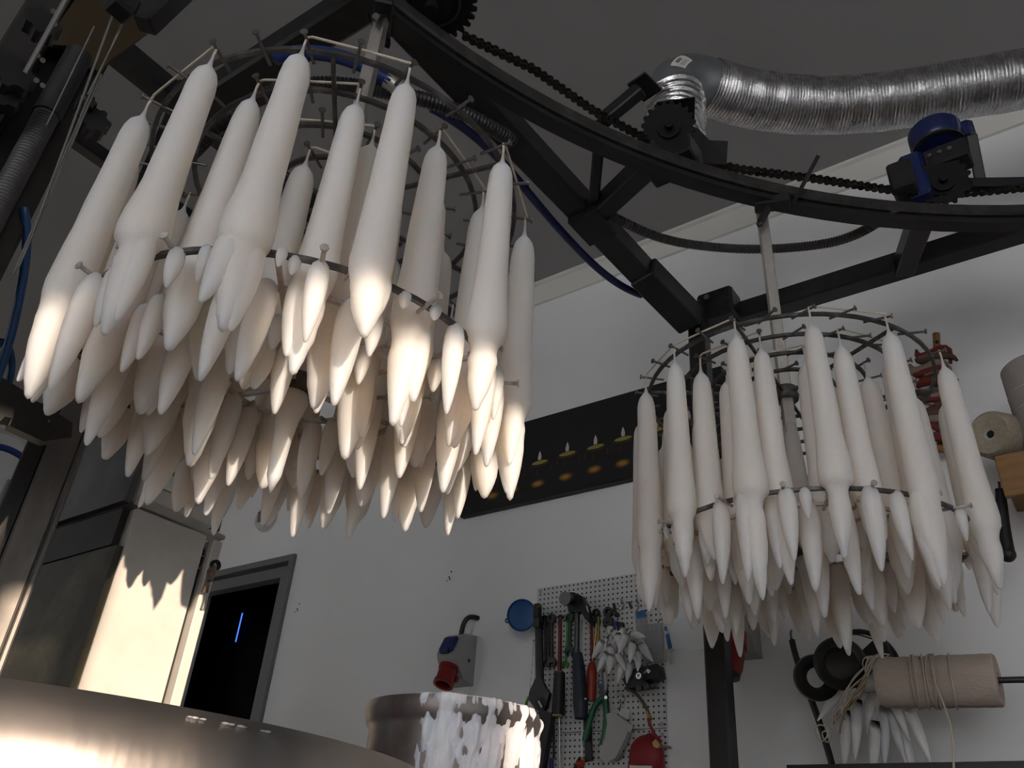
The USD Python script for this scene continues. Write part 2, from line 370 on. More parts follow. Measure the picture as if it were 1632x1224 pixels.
Ro = ringlist(rg, [-137, -114, -88, -63, -36, -3, 24, 49, 74, 99, 124, 149, 174, 199],
    ["leftmost candle of the right carousel, in front of the black tealight picture",
     "second front candle from the left on the right carousel, with a ribbed cone",
     "third front candle from the left on the right carousel, bulging above its cone",
     "middle front candle of the right carousel, tallest, with round bulge and ribbed cone",
     "fifth front candle from the left on the right carousel, fat with broad cone",
     "rightmost candle of the right carousel, with creased bulge, before the wooden shelf"],
    {0: .375, 1: .40, 2: .345, 3: .395, 4: .37, 5: .40}, {0: .5, 1: 1.0, 2: 1.25, 3: 1.25, 4: .2, 5: .9}, {0: 23, 2: -26, 3: 27})
Rs = ringlist(rg, [-148, -113, -82, -48, -22, 17, 49, 81, 113, 145, 178],
    ["second-row candle behind the leftmost two front candles of the right carousel",
     "second-row candle between second and third front candles of the right carousel",
     "second-row candle left of the middle front candle on the right carousel",
     "second-row candle just right of the middle front candle on the right carousel",
     "second-row candle left of the fat front candle on the right carousel",
     "second-row candle left of the rightmost candle of the right carousel"], None, None, {1: 31, 3: 26})
Rt = ringlist(rg, [-159, -110, -60, -15, 26, 66, 106, 146, 180], [], None, None, {1: 50})
Ri = ringlist(rg, [-100, -30, 40, 110, 180], [])
carousel("left", LC, "left round steel carousel of nailed rings, crowded with partly sunlit white candles", 1.27, Lo, Ls, Lt, Li, 3)
carousel("right", RC, "right round steel carousel of nailed rings, holding white candles in shade", 1.31, Ro, Rs, Rt, Ri, 9)

# ------------------------------------------------------------------ steel frame and rail
BZ = 1.36
fr = thing("steel_gantry", "black steel gantry of welded square beams and a post carrying the conveyor", "gantry", (-.70, 1.70, ZF))
w = .062
obj("beam", bar((-.78, .50, BZ), (-.735, 1.60, BZ), w, w, bev=.006), "black_steel", fr)
obj("beam", bar((-.60, 1.775, BZ), (1.6, 1.80, BZ), .055, .055, bev=.005), "black_steel", fr)
obj("beam", bar((-.74, .535, BZ), (-1.34, .512, BZ), w, w, bev=.006), "black_steel", fr)
obj("beam", bar((-1.307, .10, BZ), (-1.307, 1.5, BZ), .05, .05, bev=.005), "black_steel", fr)
obj("beam", bar((-1.60, .15, BZ), (-1.60, 1.5, BZ), .035, .035, bev=.004), "black_steel", fr)
obj("post", bar((-.712, 1.70, ZF), (-.688, 1.70, BZ + .02), .046, .046, EX, .005), "black_steel", fr)
obj("gusset", bar((-.735, 1.47, BZ - .004), (-.69, 1.66, BZ - .06), .072, .066, bev=.004), "black_steel", fr)
obj("bracket", bx((-.64, 1.735, BZ + .01), (.10, .075, .09), .008), "black_steel", fr)
obj("bolt", cyl((-.655, 1.69, BZ + .025), (-.655, 1.685, BZ + .025), .009, 6), "steel_grey", fr)

RAILC, RAILR, RZ = np.array([.889, .187]), 1.655, 1.28
def arc(a0, a1, R, z, n=60):
    a = np.radians(np.linspace(a0, a1, n)); return np.stack([RAILC[0] + R * np.cos(a), RAILC[1] + R * np.sin(a), np.full(n, z)], 1)
def sweep(path, prof, side=EZ):
    """closed profile (u across, w up) swept along a level path"""
    p = np.asarray(path); t = np.gradient(p, axis=0); t /= np.linalg.norm(t, axis=1, keepdims=True)
    a = np.cross(t, side); k, n = len(p), len(prof); pr = np.asarray(prof)
    v = (p[:, None] + pr[None, :, 0, None] * a[:, None] + pr[None, :, 1, None] * np.asarray(side)).reshape(-1, 3); f = []
    for i in range(k - 1):
        for j in range(n):
            x, y = i * n + j, i * n + (j + 1) % n; f += [(x, y, y + n), (x, y + n, x + n)]
    for j in range(1, n - 1): f += [(0, j + 1, j), ((k - 1) * n, (k - 1) * n + j, (k - 1) * n + j + 1)]
    me = tm(v, f)
    if me.volume < 0: me.invert()
    return me
rail = thing("conveyor_rail", "dark curved steel rail sweeping overhead above both candle carousels", "conveyor rail", (-.6, .9, RZ))
obj("rail_tube", sweep(arc(195, 66, RAILR, RZ), [(-.016, -.011), (-.012, -.015), (.012, -.015), (.016, -.011), (.016, .010), (.012, .014), (-.012, .014), (-.016, .010)]), "dark_rail", rail)
obj("rail_flange", sweep(arc(195, 66, RAILR, RZ - .028), [(-.021, -.006), (.010, -.006), (.010, .004), (-.021, .004)]), "black_steel", rail)
obj("rail_web", sweep(arc(195, 66, RAILR, RZ - .018), [(-.005, -.006), (.005, -.006), (.005, .005), (-.005, .005)]), "black_steel", rail)

# struts that carry the rail
obj("strut", bar((-.735, 1.225, BZ - .01), (-.50, 1.10, BZ - .05), .046, .05, bev=.004), "black_steel", fr)
obj("strut", bar(P(945, 335, z=1.345), P(957, 196, z=1.345), .024, .024, bev=.003), "black_steel", fr)
obj("strut", bar(P(957, 196, z=1.355), P(1022, 142, z=1.40), .026, .03, bev=.003), "black_steel", fr)
obj("end_plate", bar(P(1014, 125, z=1.41), P(1040, 152, z=1.41), .045, .006), "black_steel", fr)
obj("strut", bar((-.185, 1.785, BZ - .01), (-.10, 1.545, RZ + .01), .045, .045, bev=.004), "black_steel", fr)
obj("weld_plate", bar((-.742, 1.18, BZ - .02), (-.74, 1.28, BZ - .02), .078, .055, bev=.004), "black_steel", fr)

# ------------------------------------------------------------------ drive chain: every link a part
ch = thing("drive_chain", "black roller chain running along the top of the curved rail between sprockets", "chain", (-.5, 1.1, 1.33))
def gear(n, r0, r1, th):
    a = np.arange(n * 4) * 2 * PI / (n * 4); rr = np.where(np.isin(np.arange(n * 4) % 4, (0, 1)), r1, r0)
    return Polygon(np.stack([rr * np.cos(a + .1), rr * np.sin(a + .1)], 1))
cpath = [P(742, 58, z=1.345), P(850, 110, z=1.345), P(945, 176, z=1.345), P(1045, 230, z=1.345), P(1100, 252, z=1.345), P(1180, 270, z=1.345), P(1300, 285, z=1.345), P(1420, 303, z=1.345), P(1475, 311, z=1.345), P(1560, 306, z=1.345), P(1632, 299, z=1.345), P(1720, 290, z=1.345)]
seg = np.r_[0, np.cumsum(np.linalg.norm(np.diff(np.array(cpath), axis=0), axis=1))]
PIT = .0155
npt = int(seg[-1] / PIT)
cp = np.stack([np.interp(np.arange(npt) * PIT, seg, np.array(cpath)[:, k]) for k in range(3)], 1)
dog = Point(-PIT / 2, 0).buffer(.0068, 3).union(Point(PIT / 2, 0).buffer(.0068, 3)).union(sbox(-PIT / 2, -.0034, PIT / 2, .0034))
for i in range(npt - 1):
    p, q = cp[i], cp[i + 1]; d = nz(q - p); a, c = d, EZ; b = np.cross(c, a); o = (p + q) / 2
    gap = .0062 if i % 2 else .0042
    obj("link", [ext(dog, .0014, o + c * gap, a, b, c), ext(dog, .0014, o - c * (gap + .0014), a, b, c), to(bx((0, 0, 0), (.008, .008, 2 * gap)), p, a, b, c)], "chain_steel", ch)
def sprocket(lab, o, r, n, th=.006, tilt=None):
    a, b, c = (EX, EY, EZ) if tilt is None else frame(tilt)
    t = thing("sprocket", lab, "sprocket", o); o = np.asarray(o)
    obj("toothed_disc", ext(gear(n, r * .9, r * 1.03, th).difference(Point(0, 0).buffer(r * .25)), th, o, a, b, c), "cast_dark", t)
    obj("hub", to(lathe([(0, -.012), (r * .42, -.012), (r * .45, -.008), (r * .45, .014), (0, .014)], 20), o, a, b, c), "cast_dark", t)
    obj("axle", cyl(o - c * .03, o + c * .03, r * .16, 10), "cast_dark", t)
    obj("rim_mark", to(lathe([(r * .60, -.001), (r * .66, -.001), (r * .66, .0005), (r * .60, .0005)], 24), o, a, b, c), "dark_rail", t)
sprocket("large toothed chain sprocket above the left carousel's rod at the top edge", P(690, 2, z=1.345), .078, 28)
sprocket("small toothed sprocket next to the hanging rod of the left carousel", P(612, 22, z=1.335), .026, 12)
sprocket("dark chain sprocket in a black hood under the foil duct", P(1066, 215, z=1.345) + np.array([0, 0, .02]), .055, 20, tilt=(.35, -.75, -.45))
sprocket("dark drive sprocket with ringed hub below the blue motor", P(1502, 290, z=1.37), .055, 18, tilt=(.2, -.85, -.35))
hd = thing("sprocket_hood", "black folded sheet metal hood covering the sprocket beneath the foil duct", "machine guard", P(1075, 200, z=1.40))
o = P(1070, 200, z=1.40); a, b, c = EX * .87 + EY * .5, EZ, np.array([-.5, .87, 0])
obj("back_plate", ext([(-.075, -.075), (.07, -.075), (.085, .0), (.06, .045), (.02, .03), (.0, .075), (-.035, .065), (-.06, .01)], .004, o + c * .045, a, b, c), "black_steel", hd)
obj("side_plate", bar(o + a * .07 - b * .07 + c * .045, o + a * .078 + b * .0 + c * .045, .09, .004, c), "black_steel", hd)
obj("top_flap", ext([(-.04, 0), (.055, 0), (.05, .07), (-.03, .06)], .004, o + b * .055 + c * .045, a, -c, b), "black_steel", hd)
obj("base_block", bx(o - b * .085 + c * .02, (.11, .07, .05), .004), "black_steel", hd)

# hangers by which the carousels ride on the rail
def hanger(name, lab, c, z, ang):
    t = thing(name, lab, "hanger", (c[0], c[1], z)); C = np.array([c[0], c[1], z]); d = np.array([math.cos(ang), math.sin(ang), 0]); e = np.array([-d[1], d[0], 0])
    obj("clamp_plate", bar(C - d * .036, C + d * .036, .034, .02, bev=.003), "black_steel", t)
    for s in (-1, 1):
        obj("clamp_wire", tube([C + d * .02 * s + EZ * .005 + e * .022, C + d * .016 * s + e * .028 + EZ * .03, C + d * .002 * s + e * .012 + EZ * .075], .0026, 6), "black_steel", t)
    obj("lever", bar(C + d * .040 - EZ * .02 - e * .015, C + d * .105 + e * .0 + EZ * .115, .008, .008), "black_steel", t)
    obj("lug", bar(C - d * .03 - EZ * .045 + e * .006, C - d * .008 - EZ * .01, .018, .006), "black_steel", t)
    obj("lug_tip", cyl(C - d * .034 - EZ * .05 + e * .006, C - d * .026 - EZ * .046 + e * .006, .006, 8), "black_steel", t)
hanger("rail_hanger", "black wire and plate hanger joining the right carousel's rod to the rail", (-.345, 1.300), 1.252, .35)
hanger("rail_hanger", "black hanger clip joining the left carousel's rod to the rail", LC, 1.245, 2.4)

# ------------------------------------------------------------------ foil duct
M("foil", (.66, .66, .67), .22, 1., col2=(.55, .55, .56), scale=30, bump=.3, bscale=200, rough2=.32)
M("galvanised", (.38, .40, .42), .38, .85, col2=(.32, .34, .36), scale=14)
M("paper_white", (.62, .62, .60), .6)
M("print_grey", (.16, .16, .17), .6)
du = thing("foil_duct", "silvery corrugated flexible foil duct with a smooth elbow, running below the ceiling", "duct", P(1070, 215, z=1.52))
dz = 1.74
dpts = spline([P(1128, 138, z=dz), P(1165, 150, z=dz), P(1230, 163, z=dz), P(1330, 168, z=dz), P(1430, 159, z=dz), P(1530, 143, z=dz), P(1632, 126, z=dz), P(1760, 100, z=dz), P(2000, 60, z=dz)], 700)
L = np.r_[0, np.cumsum(np.linalg.norm(np.diff(dpts, axis=0), axis=1))]
dr = .071 + .0017 * np.sin(L * 2 * PI / .0086) + .002 * (meshkit.noise(np.stack([L * 25, L * 0, L * 0], 1), 3) - .5)
dm = tube(dpts, dr, 36, False)
v = np.array(dm.vertices); v += (meshkit.noise(v * 50, 2)[:, None] - .5) * .0016; dm.vertices = v
obj("flexible_hose", dm, "foil", du, smooth=50)
elc = np.array(P(1070, 118, z=dz)); e0 = np.array(P(1150, 144, z=dz)); eh = nz((e0 - elc) * [1, 1, 0])
Rb = .085; vert = elc + EZ * (-Rb); pts = []
cen = elc + eh * Rb - EZ * Rb
for k in np.linspace(0, PI / 2, 22): pts.append(cen - eh * Rb * math.cos(k) + EZ * Rb * math.sin(k))
pts = np.array(pts); obj("elbow", tube(np.vstack([pts[:1] - EZ * .02, pts, pts[-1:] + eh * .05]), .0665, 32, False), "galvanised", du, smooth=True)
bot = np.linspace(0, 1, 60); bp = pts[0][None] + (-EZ)[None] * (bot[:, None] * .19) + .006 * np.sin(bot * 6)[:, None] * eh
br = .070 + .003 * np.sin(bot * 2 * PI * 9) + .003 * (meshkit.noise(np.stack([bot * 14, bot * 0, bot * 0], 1), 5) - .5)
bm = tube(bp, br, 40, False); v = np.array(bm.vertices); v += (meshkit.noise(v * 75, 8)[:, None] - .5) * .006; bm.vertices = v
obj("crumpled_sleeve", bm, "foil", du, smooth=40)
def patch(u0, u1, w0, w1, off, n=7):       # sticker on the elbow; u along the bend, w around the pipe
    vv = []; ff = []; up0 = np.cross(eh, EZ)
    for i, k in enumerate(np.linspace(u0, u1, n)):
        o = cen - eh * Rb * math.cos(k) + EZ * Rb * math.sin(k); rad = nz(o - cen)
        for w in np.linspace(w0, w1, n): vv.append(o + (.0668 + off) * (rad * math.cos(w) + up0 * math.sin(w)))
    for i in range(n - 1):
        for j in range(n - 1):
            a = i * n + j; ff += [(a, a + 1, a + n), (a + 1, a + n + 1, a + n)]
    return tm(vv, ff)
st = obj("sticker", patch(.26, .78, .98, 1.52, .0006), "paper_white", du)
obj("printed_mark", patch(.40, .62, 1.08, 1.22, .0010), "print_grey", st)
for k in range(3): obj("printed_mark", patch(.34, .66, 1.29 + .06 * k, 1.31 + .06 * k, .0010, 4), "print_grey", st)

# ------------------------------------------------------------------ conduits and hoses
M("conduit_grey", (.07, .07, .072), .5)
M("hose_black", (.014, .014, .016), .4)
M("hose_blue", (.012, .035, .16), .35)
M("hose_navy", (.008, .016, .085), .4)
M("air_hose", (.02, .08, .22), .35)
def ribbed(pts, r, n=160, pitch=.006, amp=.0012, sides=12):
    q = spline(pts, n); L = np.r_[0, np.cumsum(np.linalg.norm(np.diff(q, axis=0), axis=1))]; n = int(L[-1] / pitch * 4)
    q = spline(pts, n); L = np.linspace(0, L[-1], n)
    return tube(q, r + amp * np.sin(L * 2 * PI / pitch), sides)
obj("flexible_conduit", ribbed([P(962, 338, z=1.33), P(990, 352, z=1.33), P(1050, 378, z=1.32), P(1120, 392, z=1.31), P(1200, 397, z=1.30), P(1280, 393, z=1.29), P(1345, 381, z=1.28), P(1390, 360, z=1.275), P(1425, 332, z=1.272)], .0105),
    "conduit_grey", label="grey ribbed conduit sagging from the black beam to below the motor", cat="conduit", smooth=60)
ho = thing("air_hose", "thick hose arching behind the left carousel, blue then black with a metal collar", "hose", P(600, 140, z=1.2))
obj("blue_length", tube(spline([P(440, 92, z=1.2), P(500, 84, z=1.2), P(560, 97, z=1.2), P(605, 120, z=1.19), P(622, 131, z=1.185)], 30), .0125, 10), "hose_blue", ho, smooth=True)
hp = [P(300, 250, z=1.18), P(345, 205, z=1.18), P(410, 158, z=1.18), P(490, 136, z=1.18), P(560, 137, z=1.18), P(625, 148, z=1.18), P(690, 163, z=1.18), P(750, 186, z=1.18), P(815, 225, z=1.2)]
obj("black_length", ribbed(hp, .0135, pitch=.007), "hose_black", ho, smooth=60)
obj("collar", [cyl(P(614, 127, z=1.19), P(630, 137, z=1.185), .0165, 14), cyl(P(628, 136, z=1.185), P(648, 150, z=1.18), .018, 14, .015)], "rod_steel", ho)
obj("pressure_hose", tube(spline([P(688, 172, z=1.30), P(728, 196, z=1.31), P(786, 244, z=1.32), P(846, 312, z=1.33), P(920, 396, z=1.335), P(985, 452, z=1.34), P(1022, 470, z=1.355)], 40), .0095, 10), "hose_navy",
    label="dark blue hose running along the underside of the long diagonal beam", cat="hose", smooth=True)
obj("pressure_hose", tube(spline([P(245, 290, z=.95), P(215, 325, z=.95), P(200, 372, z=.95), P(190, 430, z=.93)], 16), .009, 8), "hose_blue",
    label="short blue hose glimpsed between the two leftmost candles of the left carousel", cat="hose", smooth=True)
obj("pressure_hose", tube(spline([P(38, 330, d=1.25), P(42, 400, d=1.25), P(30, 480, d=1.25), P(10, 560, d=1.25), P(-20, 640, d=1.25)], 24), .0055, 8), "air_hose",
    label="thin blue hose hanging down the left edge beside the mast", cat="hose", smooth=True)
obj("pressure_hose", tube(spline([P(-10, 560, d=1.3), P(8, 545, d=1.3), P(17, 565, d=1.3), P(14, 610, d=1.3), P(5, 660, d=1.3)], 20), .005, 8), "air_hose",
    label="looped blue hose going into the black clamp at the left edge", cat="hose", smooth=True)
obj("pressure_hose", tube(spline([P(-20, 712, d=1.5), P(10, 715, d=1.5), P(35, 728, d=1.5), P(60, 750, d=1.5)], 16), .0055, 8), "hose_blue",
    label="dark blue hose bending behind the grey post at the lower left", cat="hose", smooth=True)

# ------------------------------------------------------------------ blue motor on the rail
M("motor_blue", (.005, .015, .085), .35, coat_weight=.4)
M("plastic_black", (.014, .014, .015), .45)
mo = thing("gear_motor", "blue electric gear motor with black brackets standing on the rail below the duct", "motor", P(1490, 300, z=1.34))
mc = np.array(P(1492, 222, z=1.50)); mx = nz([.9, -.45, .05])
obj("motor_body", to(lathe([(0, -.03), (.030, -.03), (.05, -.024), (.056, -.012), (.056, .022), (.05, .030), (.0, .034)], 26), mc, EX, EY, EZ), "motor_blue", mo)
obj("mounting_ring", to(lathe([(.046, -.030), (.054, -.030), (.054, -.024), (.046, -.024)], 26), mc, EX, EY, EZ), "steel_dark", mo)
obj("terminal_box", bx(mc + np.array([.052, .02, .008]), (.05, .05, .042), .01), "motor_blue", mo)
obj("shaft", [cyl(mc - EZ * .05, mc - EZ * .03, .009, 10), cyl(mc - EZ * .075, mc - EZ * .05, .014, 6)], "steel_grey", mo)
obj("gear_case", bx(P(1462, 290, z=1.40), (.05, .07, .13), .008), "motor_blue", mo)
obj("end_housing", bx(P(1440, 290, z=1.375), (.05, .07, .075), .006), "plastic_black", mo)
obj("bracket", bx(P(1510, 255, z=1.43), (.09, .06, .05), .005), "plastic_black", mo)
obj("bracket", bar(P(1548, 215, z=1.47), P(1563, 292, z=1.38), .022, .012, bev=.002), "plastic_black", mo)
obj("base_bar", bar(P(1545, 295, z=1.36), P(1760, 292, z=1.36), .022, .026, bev=.002), "black_steel", mo)
obj("cable_stub", tube([P(1478, 186, z=1.56), P(1474, 190, z=1.55), P(1478, 200, z=1.54)], .004, 6), "rod_steel", mo)
for k in range(3): obj("bolt", cyl(mc + np.array([-.02 + .02 * k, -.03, -.07]), mc + np.array([-.02 + .02 * k, -.034, -.07]), .005, 6), "steel_grey", mo)

# ------------------------------------------------------------------ lift mast at the left
M("mast_black", (.018, .017, .017), .5, col2=(.035, .03, .028), scale=9)
M("ochre", (.032, .020, .004), .6)
M("cable_grey", (.20, .195, .19), .4, .3)
ms = thing("lift_mast", "black lift mast with spindle hose and taut wires at the upper left", "lift mast", (-.95, .22, ZF))
mb = np.array(P(85, 200, d=1.36)); mf = nz([-mb[0], -mb[1], 0]); mr = np.array([-mf[1], mf[0], 0])   # towards the camera / to the right
def mp(u, z, f=0.): return np.array([mb[0], mb[1], 0]) + mr * u + mf * f + EZ * z
ZM = ZC - 1.0
for u, wd in ((-.075, .05), (.006, .040)):
    obj("mast_profile", bar(mp(u, ZF, -.02), mp(u, ZM + .15, -.02), wd, .06, mf, .004), "mast_black", ms)
obj("back_plate", bar(mp(-.03, ZF, -.035), mp(-.03, ZM + .15, -.035), .11, .012, mf), "mast_black", ms)
obj("spindle_hose", tube(np.array([mp(-.012, z, .03) for z in np.linspace(.2, .86, 520)]), .0150 + .0007 * np.sin(np.linspace(.2, .86, 520) * 2 * PI / .0052), 14), "conduit_grey", ms, smooth=60)
obj("spindle_cylinder", cyl(mp(-.012, .85, .03), mp(-.012, .98, .03), .018, 16), "steel_dark", ms)
def mplane(px, py, f):
    r = P(px, py, d=1.); k = ((np.array([mb[0], mb[1], 0]) + mf * f) @ mf) / (r @ mf); q = r * k - np.array([mb[0], mb[1], 0]); return (q @ mr, q[2])
obj("head_plate", ext([mplane(x, y, .012) for x, y in ((118, -30), (121, 0), (78, 60), (82, 77), (127, 79), (121, 110), (157, 119), (173, 101), (247, 46), (250, 32), (236, 20), (215, -30))], .008, np.array([mb[0], mb[1], 0]) + mf * .012, mr, EZ, mf), "ochre", ms)
for (x0, y0, x1, y1, r) in ((104, 0, 40, 116, .0028), (150, 42, 74, 200, .0009), (185, 10, 52, 372, .0016), (201, 22, 128, 185, .0009), (203, 25, 140, 150, .0009), (158, 118, 20, 440, .0016), (162, 118, 30, 425, .0014)):
    obj("wire", tube([P(x0, y0, d=1.22), P((x0 + x1) / 2, (y0 + y1) / 2, d=1.21), P(x1, y1, d=1.2)], r, 6), "cable_grey", ms)
for (x, y, r) in ((70, 32, .022), (22, 112, .028), (150, 188, .022), (140, 160, .012), (12, 150, .02)):
    obj("star_knob", ext(gear(7, r * .78, r, .02), .022, np.array(P(x, y, d=1.27)), mr, EZ, -mf), "plastic_black", ms)
obj("pulley_block", bx(P(195, 8, d=1.2), (.03, .03, .03), .004), "plastic_black", ms)
obj("pulley_block", bar(P(178, 2, d=1.2), P(210, 22, d=1.2), .014, .014, bev=.002), "plastic_black", ms)
obj("head_arm", bar(P(228, 40, d=1.3), P(290, -18, d=1.35), .03, .03, bev=.003), "black_steel", ms)
for (x, y) in ((85, 18), (87, 38), (60, 88), (68, 96), (58, 128), (68, 136), (133, 155)):
    obj("bolt", cyl(P(x, y, d=1.24), P(x, y, d=1.225), .0035, 6), "steel_grey", ms)
M("clamp_black", (.015, .015, .015), .4)
cl = thing("clamp", "black clamp arm jutting in from the left edge below the blue hose", "clamp", P(30, 665, d=1.28))
obj("clamp_block", ext([(-.10, -.03), (-.005, -.035), (.0, -.02), (.012, -.018), (.012, .022), (-.02, .03), (-.10, .03)], .03, np.array(P(8, 655, d=1.28)), mr, EZ, mf), "clamp_black", cl)
obj("clamp_jaw", ext([(0, -.024), (.045, -.03), (.075, -.012), (.07, .008), (.03, .02), (0, .02)], .02, np.array(P(18, 660, d=1.27)), mr, EZ, mf), "clamp_black", cl)
obj("clamp_bolt", cyl(P(80, 672, d=1.25), P(76, 672, d=1.25), .003, 6), "steel_grey", cl)

# ------------------------------------------------------------------ grey post and machine column
M("worn_steel", (.16, .155, .15), .45, .35, col2=(.30, .27, .23), scale=16, lo=.5, hi=.75, stretch=(1, 1, .3), bump=.15, bscale=70)
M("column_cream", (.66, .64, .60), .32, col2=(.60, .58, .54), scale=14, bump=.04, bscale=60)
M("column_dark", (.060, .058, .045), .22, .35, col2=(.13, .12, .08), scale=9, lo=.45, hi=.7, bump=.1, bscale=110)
M("panel_grey", (.10, .10, .105), .3, .3, col2=(.13, .13, .135), scale=20)
M("rust_brown", (.16, .10, .07), .5, .4, col2=(.32, .24, .19), scale=60)
po = thing("guide_post", "worn grey steel channel post at the lower left, its foot sunlit", "post", (-1.22, .486, ZF))
pn = nz([.93, -.37, 0]); ps = np.array([-pn[1], pn[0], 0]); pb = np.array([-1.22, .486, 0])
obj("channel", bar(pb + EZ * ZF, pb + EZ * (BZ - .031), .042, .03, pn, .003), "worn_steel", po)
obj("side_flange", bar(pb + EZ * ZF - ps * .034 - pn * .004, pb + EZ * (BZ - .031) - ps * .034 - pn * .004, .026, .03, pn, .002), "black_steel", po)
obj("edge_lip", bar(pb + EZ * ZF + ps * .026 + pn * .006, pb + EZ * 1.0 + ps * .026 + pn * .006, .008, .022, pn, .002), "worn_steel", po)
obj("toothed_rack", [bx(pb - ps * .0475 + EZ * (.30 + .0085 * k), (.004, .006, .004)) for k in range(14)], "steel_grey", po, label="small bright rack teeth", kind="stuff")
X0, X1, Y0, Y1 = -1.80, -1.30, .658, .814
co = thing("machine_column", "tall machine column with cream side, dark front and white control head, shadow-spiked", "machine", (-1.4, .73, ZF))
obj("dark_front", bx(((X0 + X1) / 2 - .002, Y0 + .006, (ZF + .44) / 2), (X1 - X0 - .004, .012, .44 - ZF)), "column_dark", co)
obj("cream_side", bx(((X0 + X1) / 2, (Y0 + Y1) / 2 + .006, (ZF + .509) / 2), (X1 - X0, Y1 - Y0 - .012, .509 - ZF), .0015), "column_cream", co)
obj("upper_panel", ext([(-.49, .515), (-.006, .515), (.0, .525), (.0, .70), (-.02, .72), (-.49, .72)], .012, (X1 - .002, Y0 - .012, 0), EX, EZ, EY), "panel_grey", co)
obj("soot_strip", bx(((X0 + X1) / 2 - .01, Y0 + .004, .475), (X1 - X0 - .02, .012, .066)), "mast_black", co)
hdz = bx(((X0 + X1) / 2, (Y0 + Y1) / 2 + .006, .605), (X1 - X0 - .01, Y1 - Y0 + .012, .17), .012)
obj("control_head", hdz, "column_cream", co)
pr_ = Point(0, 0).buffer(.011, 24); 
pl = obj("socket_plate", ext(sbox(-.045, -.035, .045, .035).buffer(.006), .004, (X1 - .004, .735, .60), EY, EZ, EX), "trim_paint", co)
obj("socket_ring", to(lathe([(.008, 0), (.012, 0), (.012, .004), (.008, .004)], 18), (X1, .715, .60), EY, EZ, EX), "panel_grey", pl)
obj("socket_hole", to(lathe([(0, 0), (.0065, 0), (.0065, .0015), (0, .0015)], 14), (X1, .715, .60), EY, EZ, EX), "plastic_black", pl)
for k in range(3): obj("slot", bx((X1 + .0005, .752 + .012 * k, .590), (.002, .003, .028)), "plastic_black", pl)
sp = thing("steel_strip", "narrow sunlit cream steel door edge right of the machine column", "steel strip", (-1.31, .84, ZF))
obj("strip", bx((-1.312, .838, (ZF + .507) / 2), (.03, .020, .507 - ZF), .002), "column_cream", sp)
obj("seal", bx((-1.325, .8215, (ZF + .49) / 2), (.02, .009, .49 - ZF)), "plastic_black", sp)
for z in (.475, .452): obj("seal_clip", bx((-1.313, .8215, z), (.006, .009, .0025)), "steel_grey", sp)
lt = thing("latch_hook", "rusty hanging latch hook in front of the dark doorway", "latch", P(337, 930, x=-1.29))
lo_ = np.array(P(339, 905, x=-1.285))
obj("latch_plate", ext([(-.006, .0), (.0045, .004), (.006, .03), (-.002, .034), (-.010, .02)], .004, lo_ - EZ * .028, EY, EZ, EX), "rust_brown", lt)
obj("latch_tab", ext([(-.011, -.012), (.001, -.010), (.0, .012), (-.008, .012)], .004, lo_ - EZ * .036, EY, EZ, EX), "rust_brown", lt)
obj("latch_pin", tube([lo_ - EZ * .02 + EY * .002, lo_ - EZ * .05 + EY * .003, lo_ - EZ * .074 + EY * .001], .0022, 7), "rod_steel", lt)
obj("latch_eye", to(lathe([(.005, -.003), (.010, -.003), (.010, .003), (.005, .003)], 14), lo_ + EZ * .006 + EY * .004, EY, EZ, EX), "plastic_black", lt)

# ------------------------------------------------------------------ wax vat and crusted can
M("vat_steel", (.36, .335, .32), .36, 1., col2=(.26, .24, .23), scale=7, lo=.35, hi=.65, stretch=(1, 1, .25), rough2=.5, bump=.12, bscale=60)
M("wax_crust", (.74, .74, .78), .5, bump=.5, bscale=120, **{**wax, "subsurface_scale": .004})
M("can_steel", (.17, .16, .16), .42, .8, col2=(.10, .06, .05), scale=14, lo=.45, hi=.7)
VC, VR, VZ = (-.529, .242), .248, .05
va = thing("wax_vat", "big round steel dipping vat in the foreground, rim glowing in warm sun", "vat", (VC[0], VC[1], ZF))
V3 = np.array([VC[0], VC[1], 0.])
obj("shell", to(lathe([(0, ZF), (VR, ZF), (VR, -.4), (VR, -.1), (VR, -.03), (VR, 0), (VR, VZ - .028), (VR, VZ - .021), (VR - .0012, VZ - .015), (VR - .0034, VZ - .0085), (VR - .0062, VZ - .0035), (VR - .0092, VZ), (VR - .0125, VZ - .0013), (VR - .0145, VZ - .005), (VR - .015, VZ - .012), (VR - .015, VZ - .3), (VR - .016, VZ - .5), (0, VZ - .5)], 180), V3, EX, EY, EZ), "vat_steel", va, smooth=50)
obj("molten_wax", to(lathe([(0, VZ - .06), (VR - .0165, VZ - .06), (VR - .0165, VZ - .05), (0, VZ - .05)], 64), V3, EX, EY, EZ), "wax", va)
rv = random.Random(11); bl = []
q0 = np.array(P(330, 1120, z=VZ)) - V3; q1 = np.array(P(450, 1150, z=VZ)) - V3; b0, b1 = math.atan2(q0[1], q0[0]), math.atan2(q1[1], q1[0])
for k in range(16):
    a = rv.uniform(b0, b1); bl.append(ball(V3 + np.array([math.cos(a) * (VR - .0058), math.sin(a) * (VR - .0058), VZ - .0035]), rv.uniform(.0005, .0010), 1, (1.6, 1.6, .5)))
obj("wax_splash", bl, "wax_crust", va, kind="stuff")
KC, KR, KZ = np.array([-.52, .625]), .080, .135
ca = thing("wax_can", "round dark steel can crusted with white wax runs behind the vat", "can", (KC[0], KC[1], -.05))
K3 = np.array([KC[0], KC[1], 0.])
obj("can_wall", to(lathe([(0, -.06), (KR - .004, -.06), (KR - .004, KZ - .022), (KR - .001, KZ - .018), (KR + .002, KZ - .008), (KR, KZ), (KR - .006, KZ + .001), (KR - .008, KZ - .01), (KR - .008, -.05), (0, -.05)], 72), K3, EX, EY, EZ), "can_steel", ca, smooth=50)
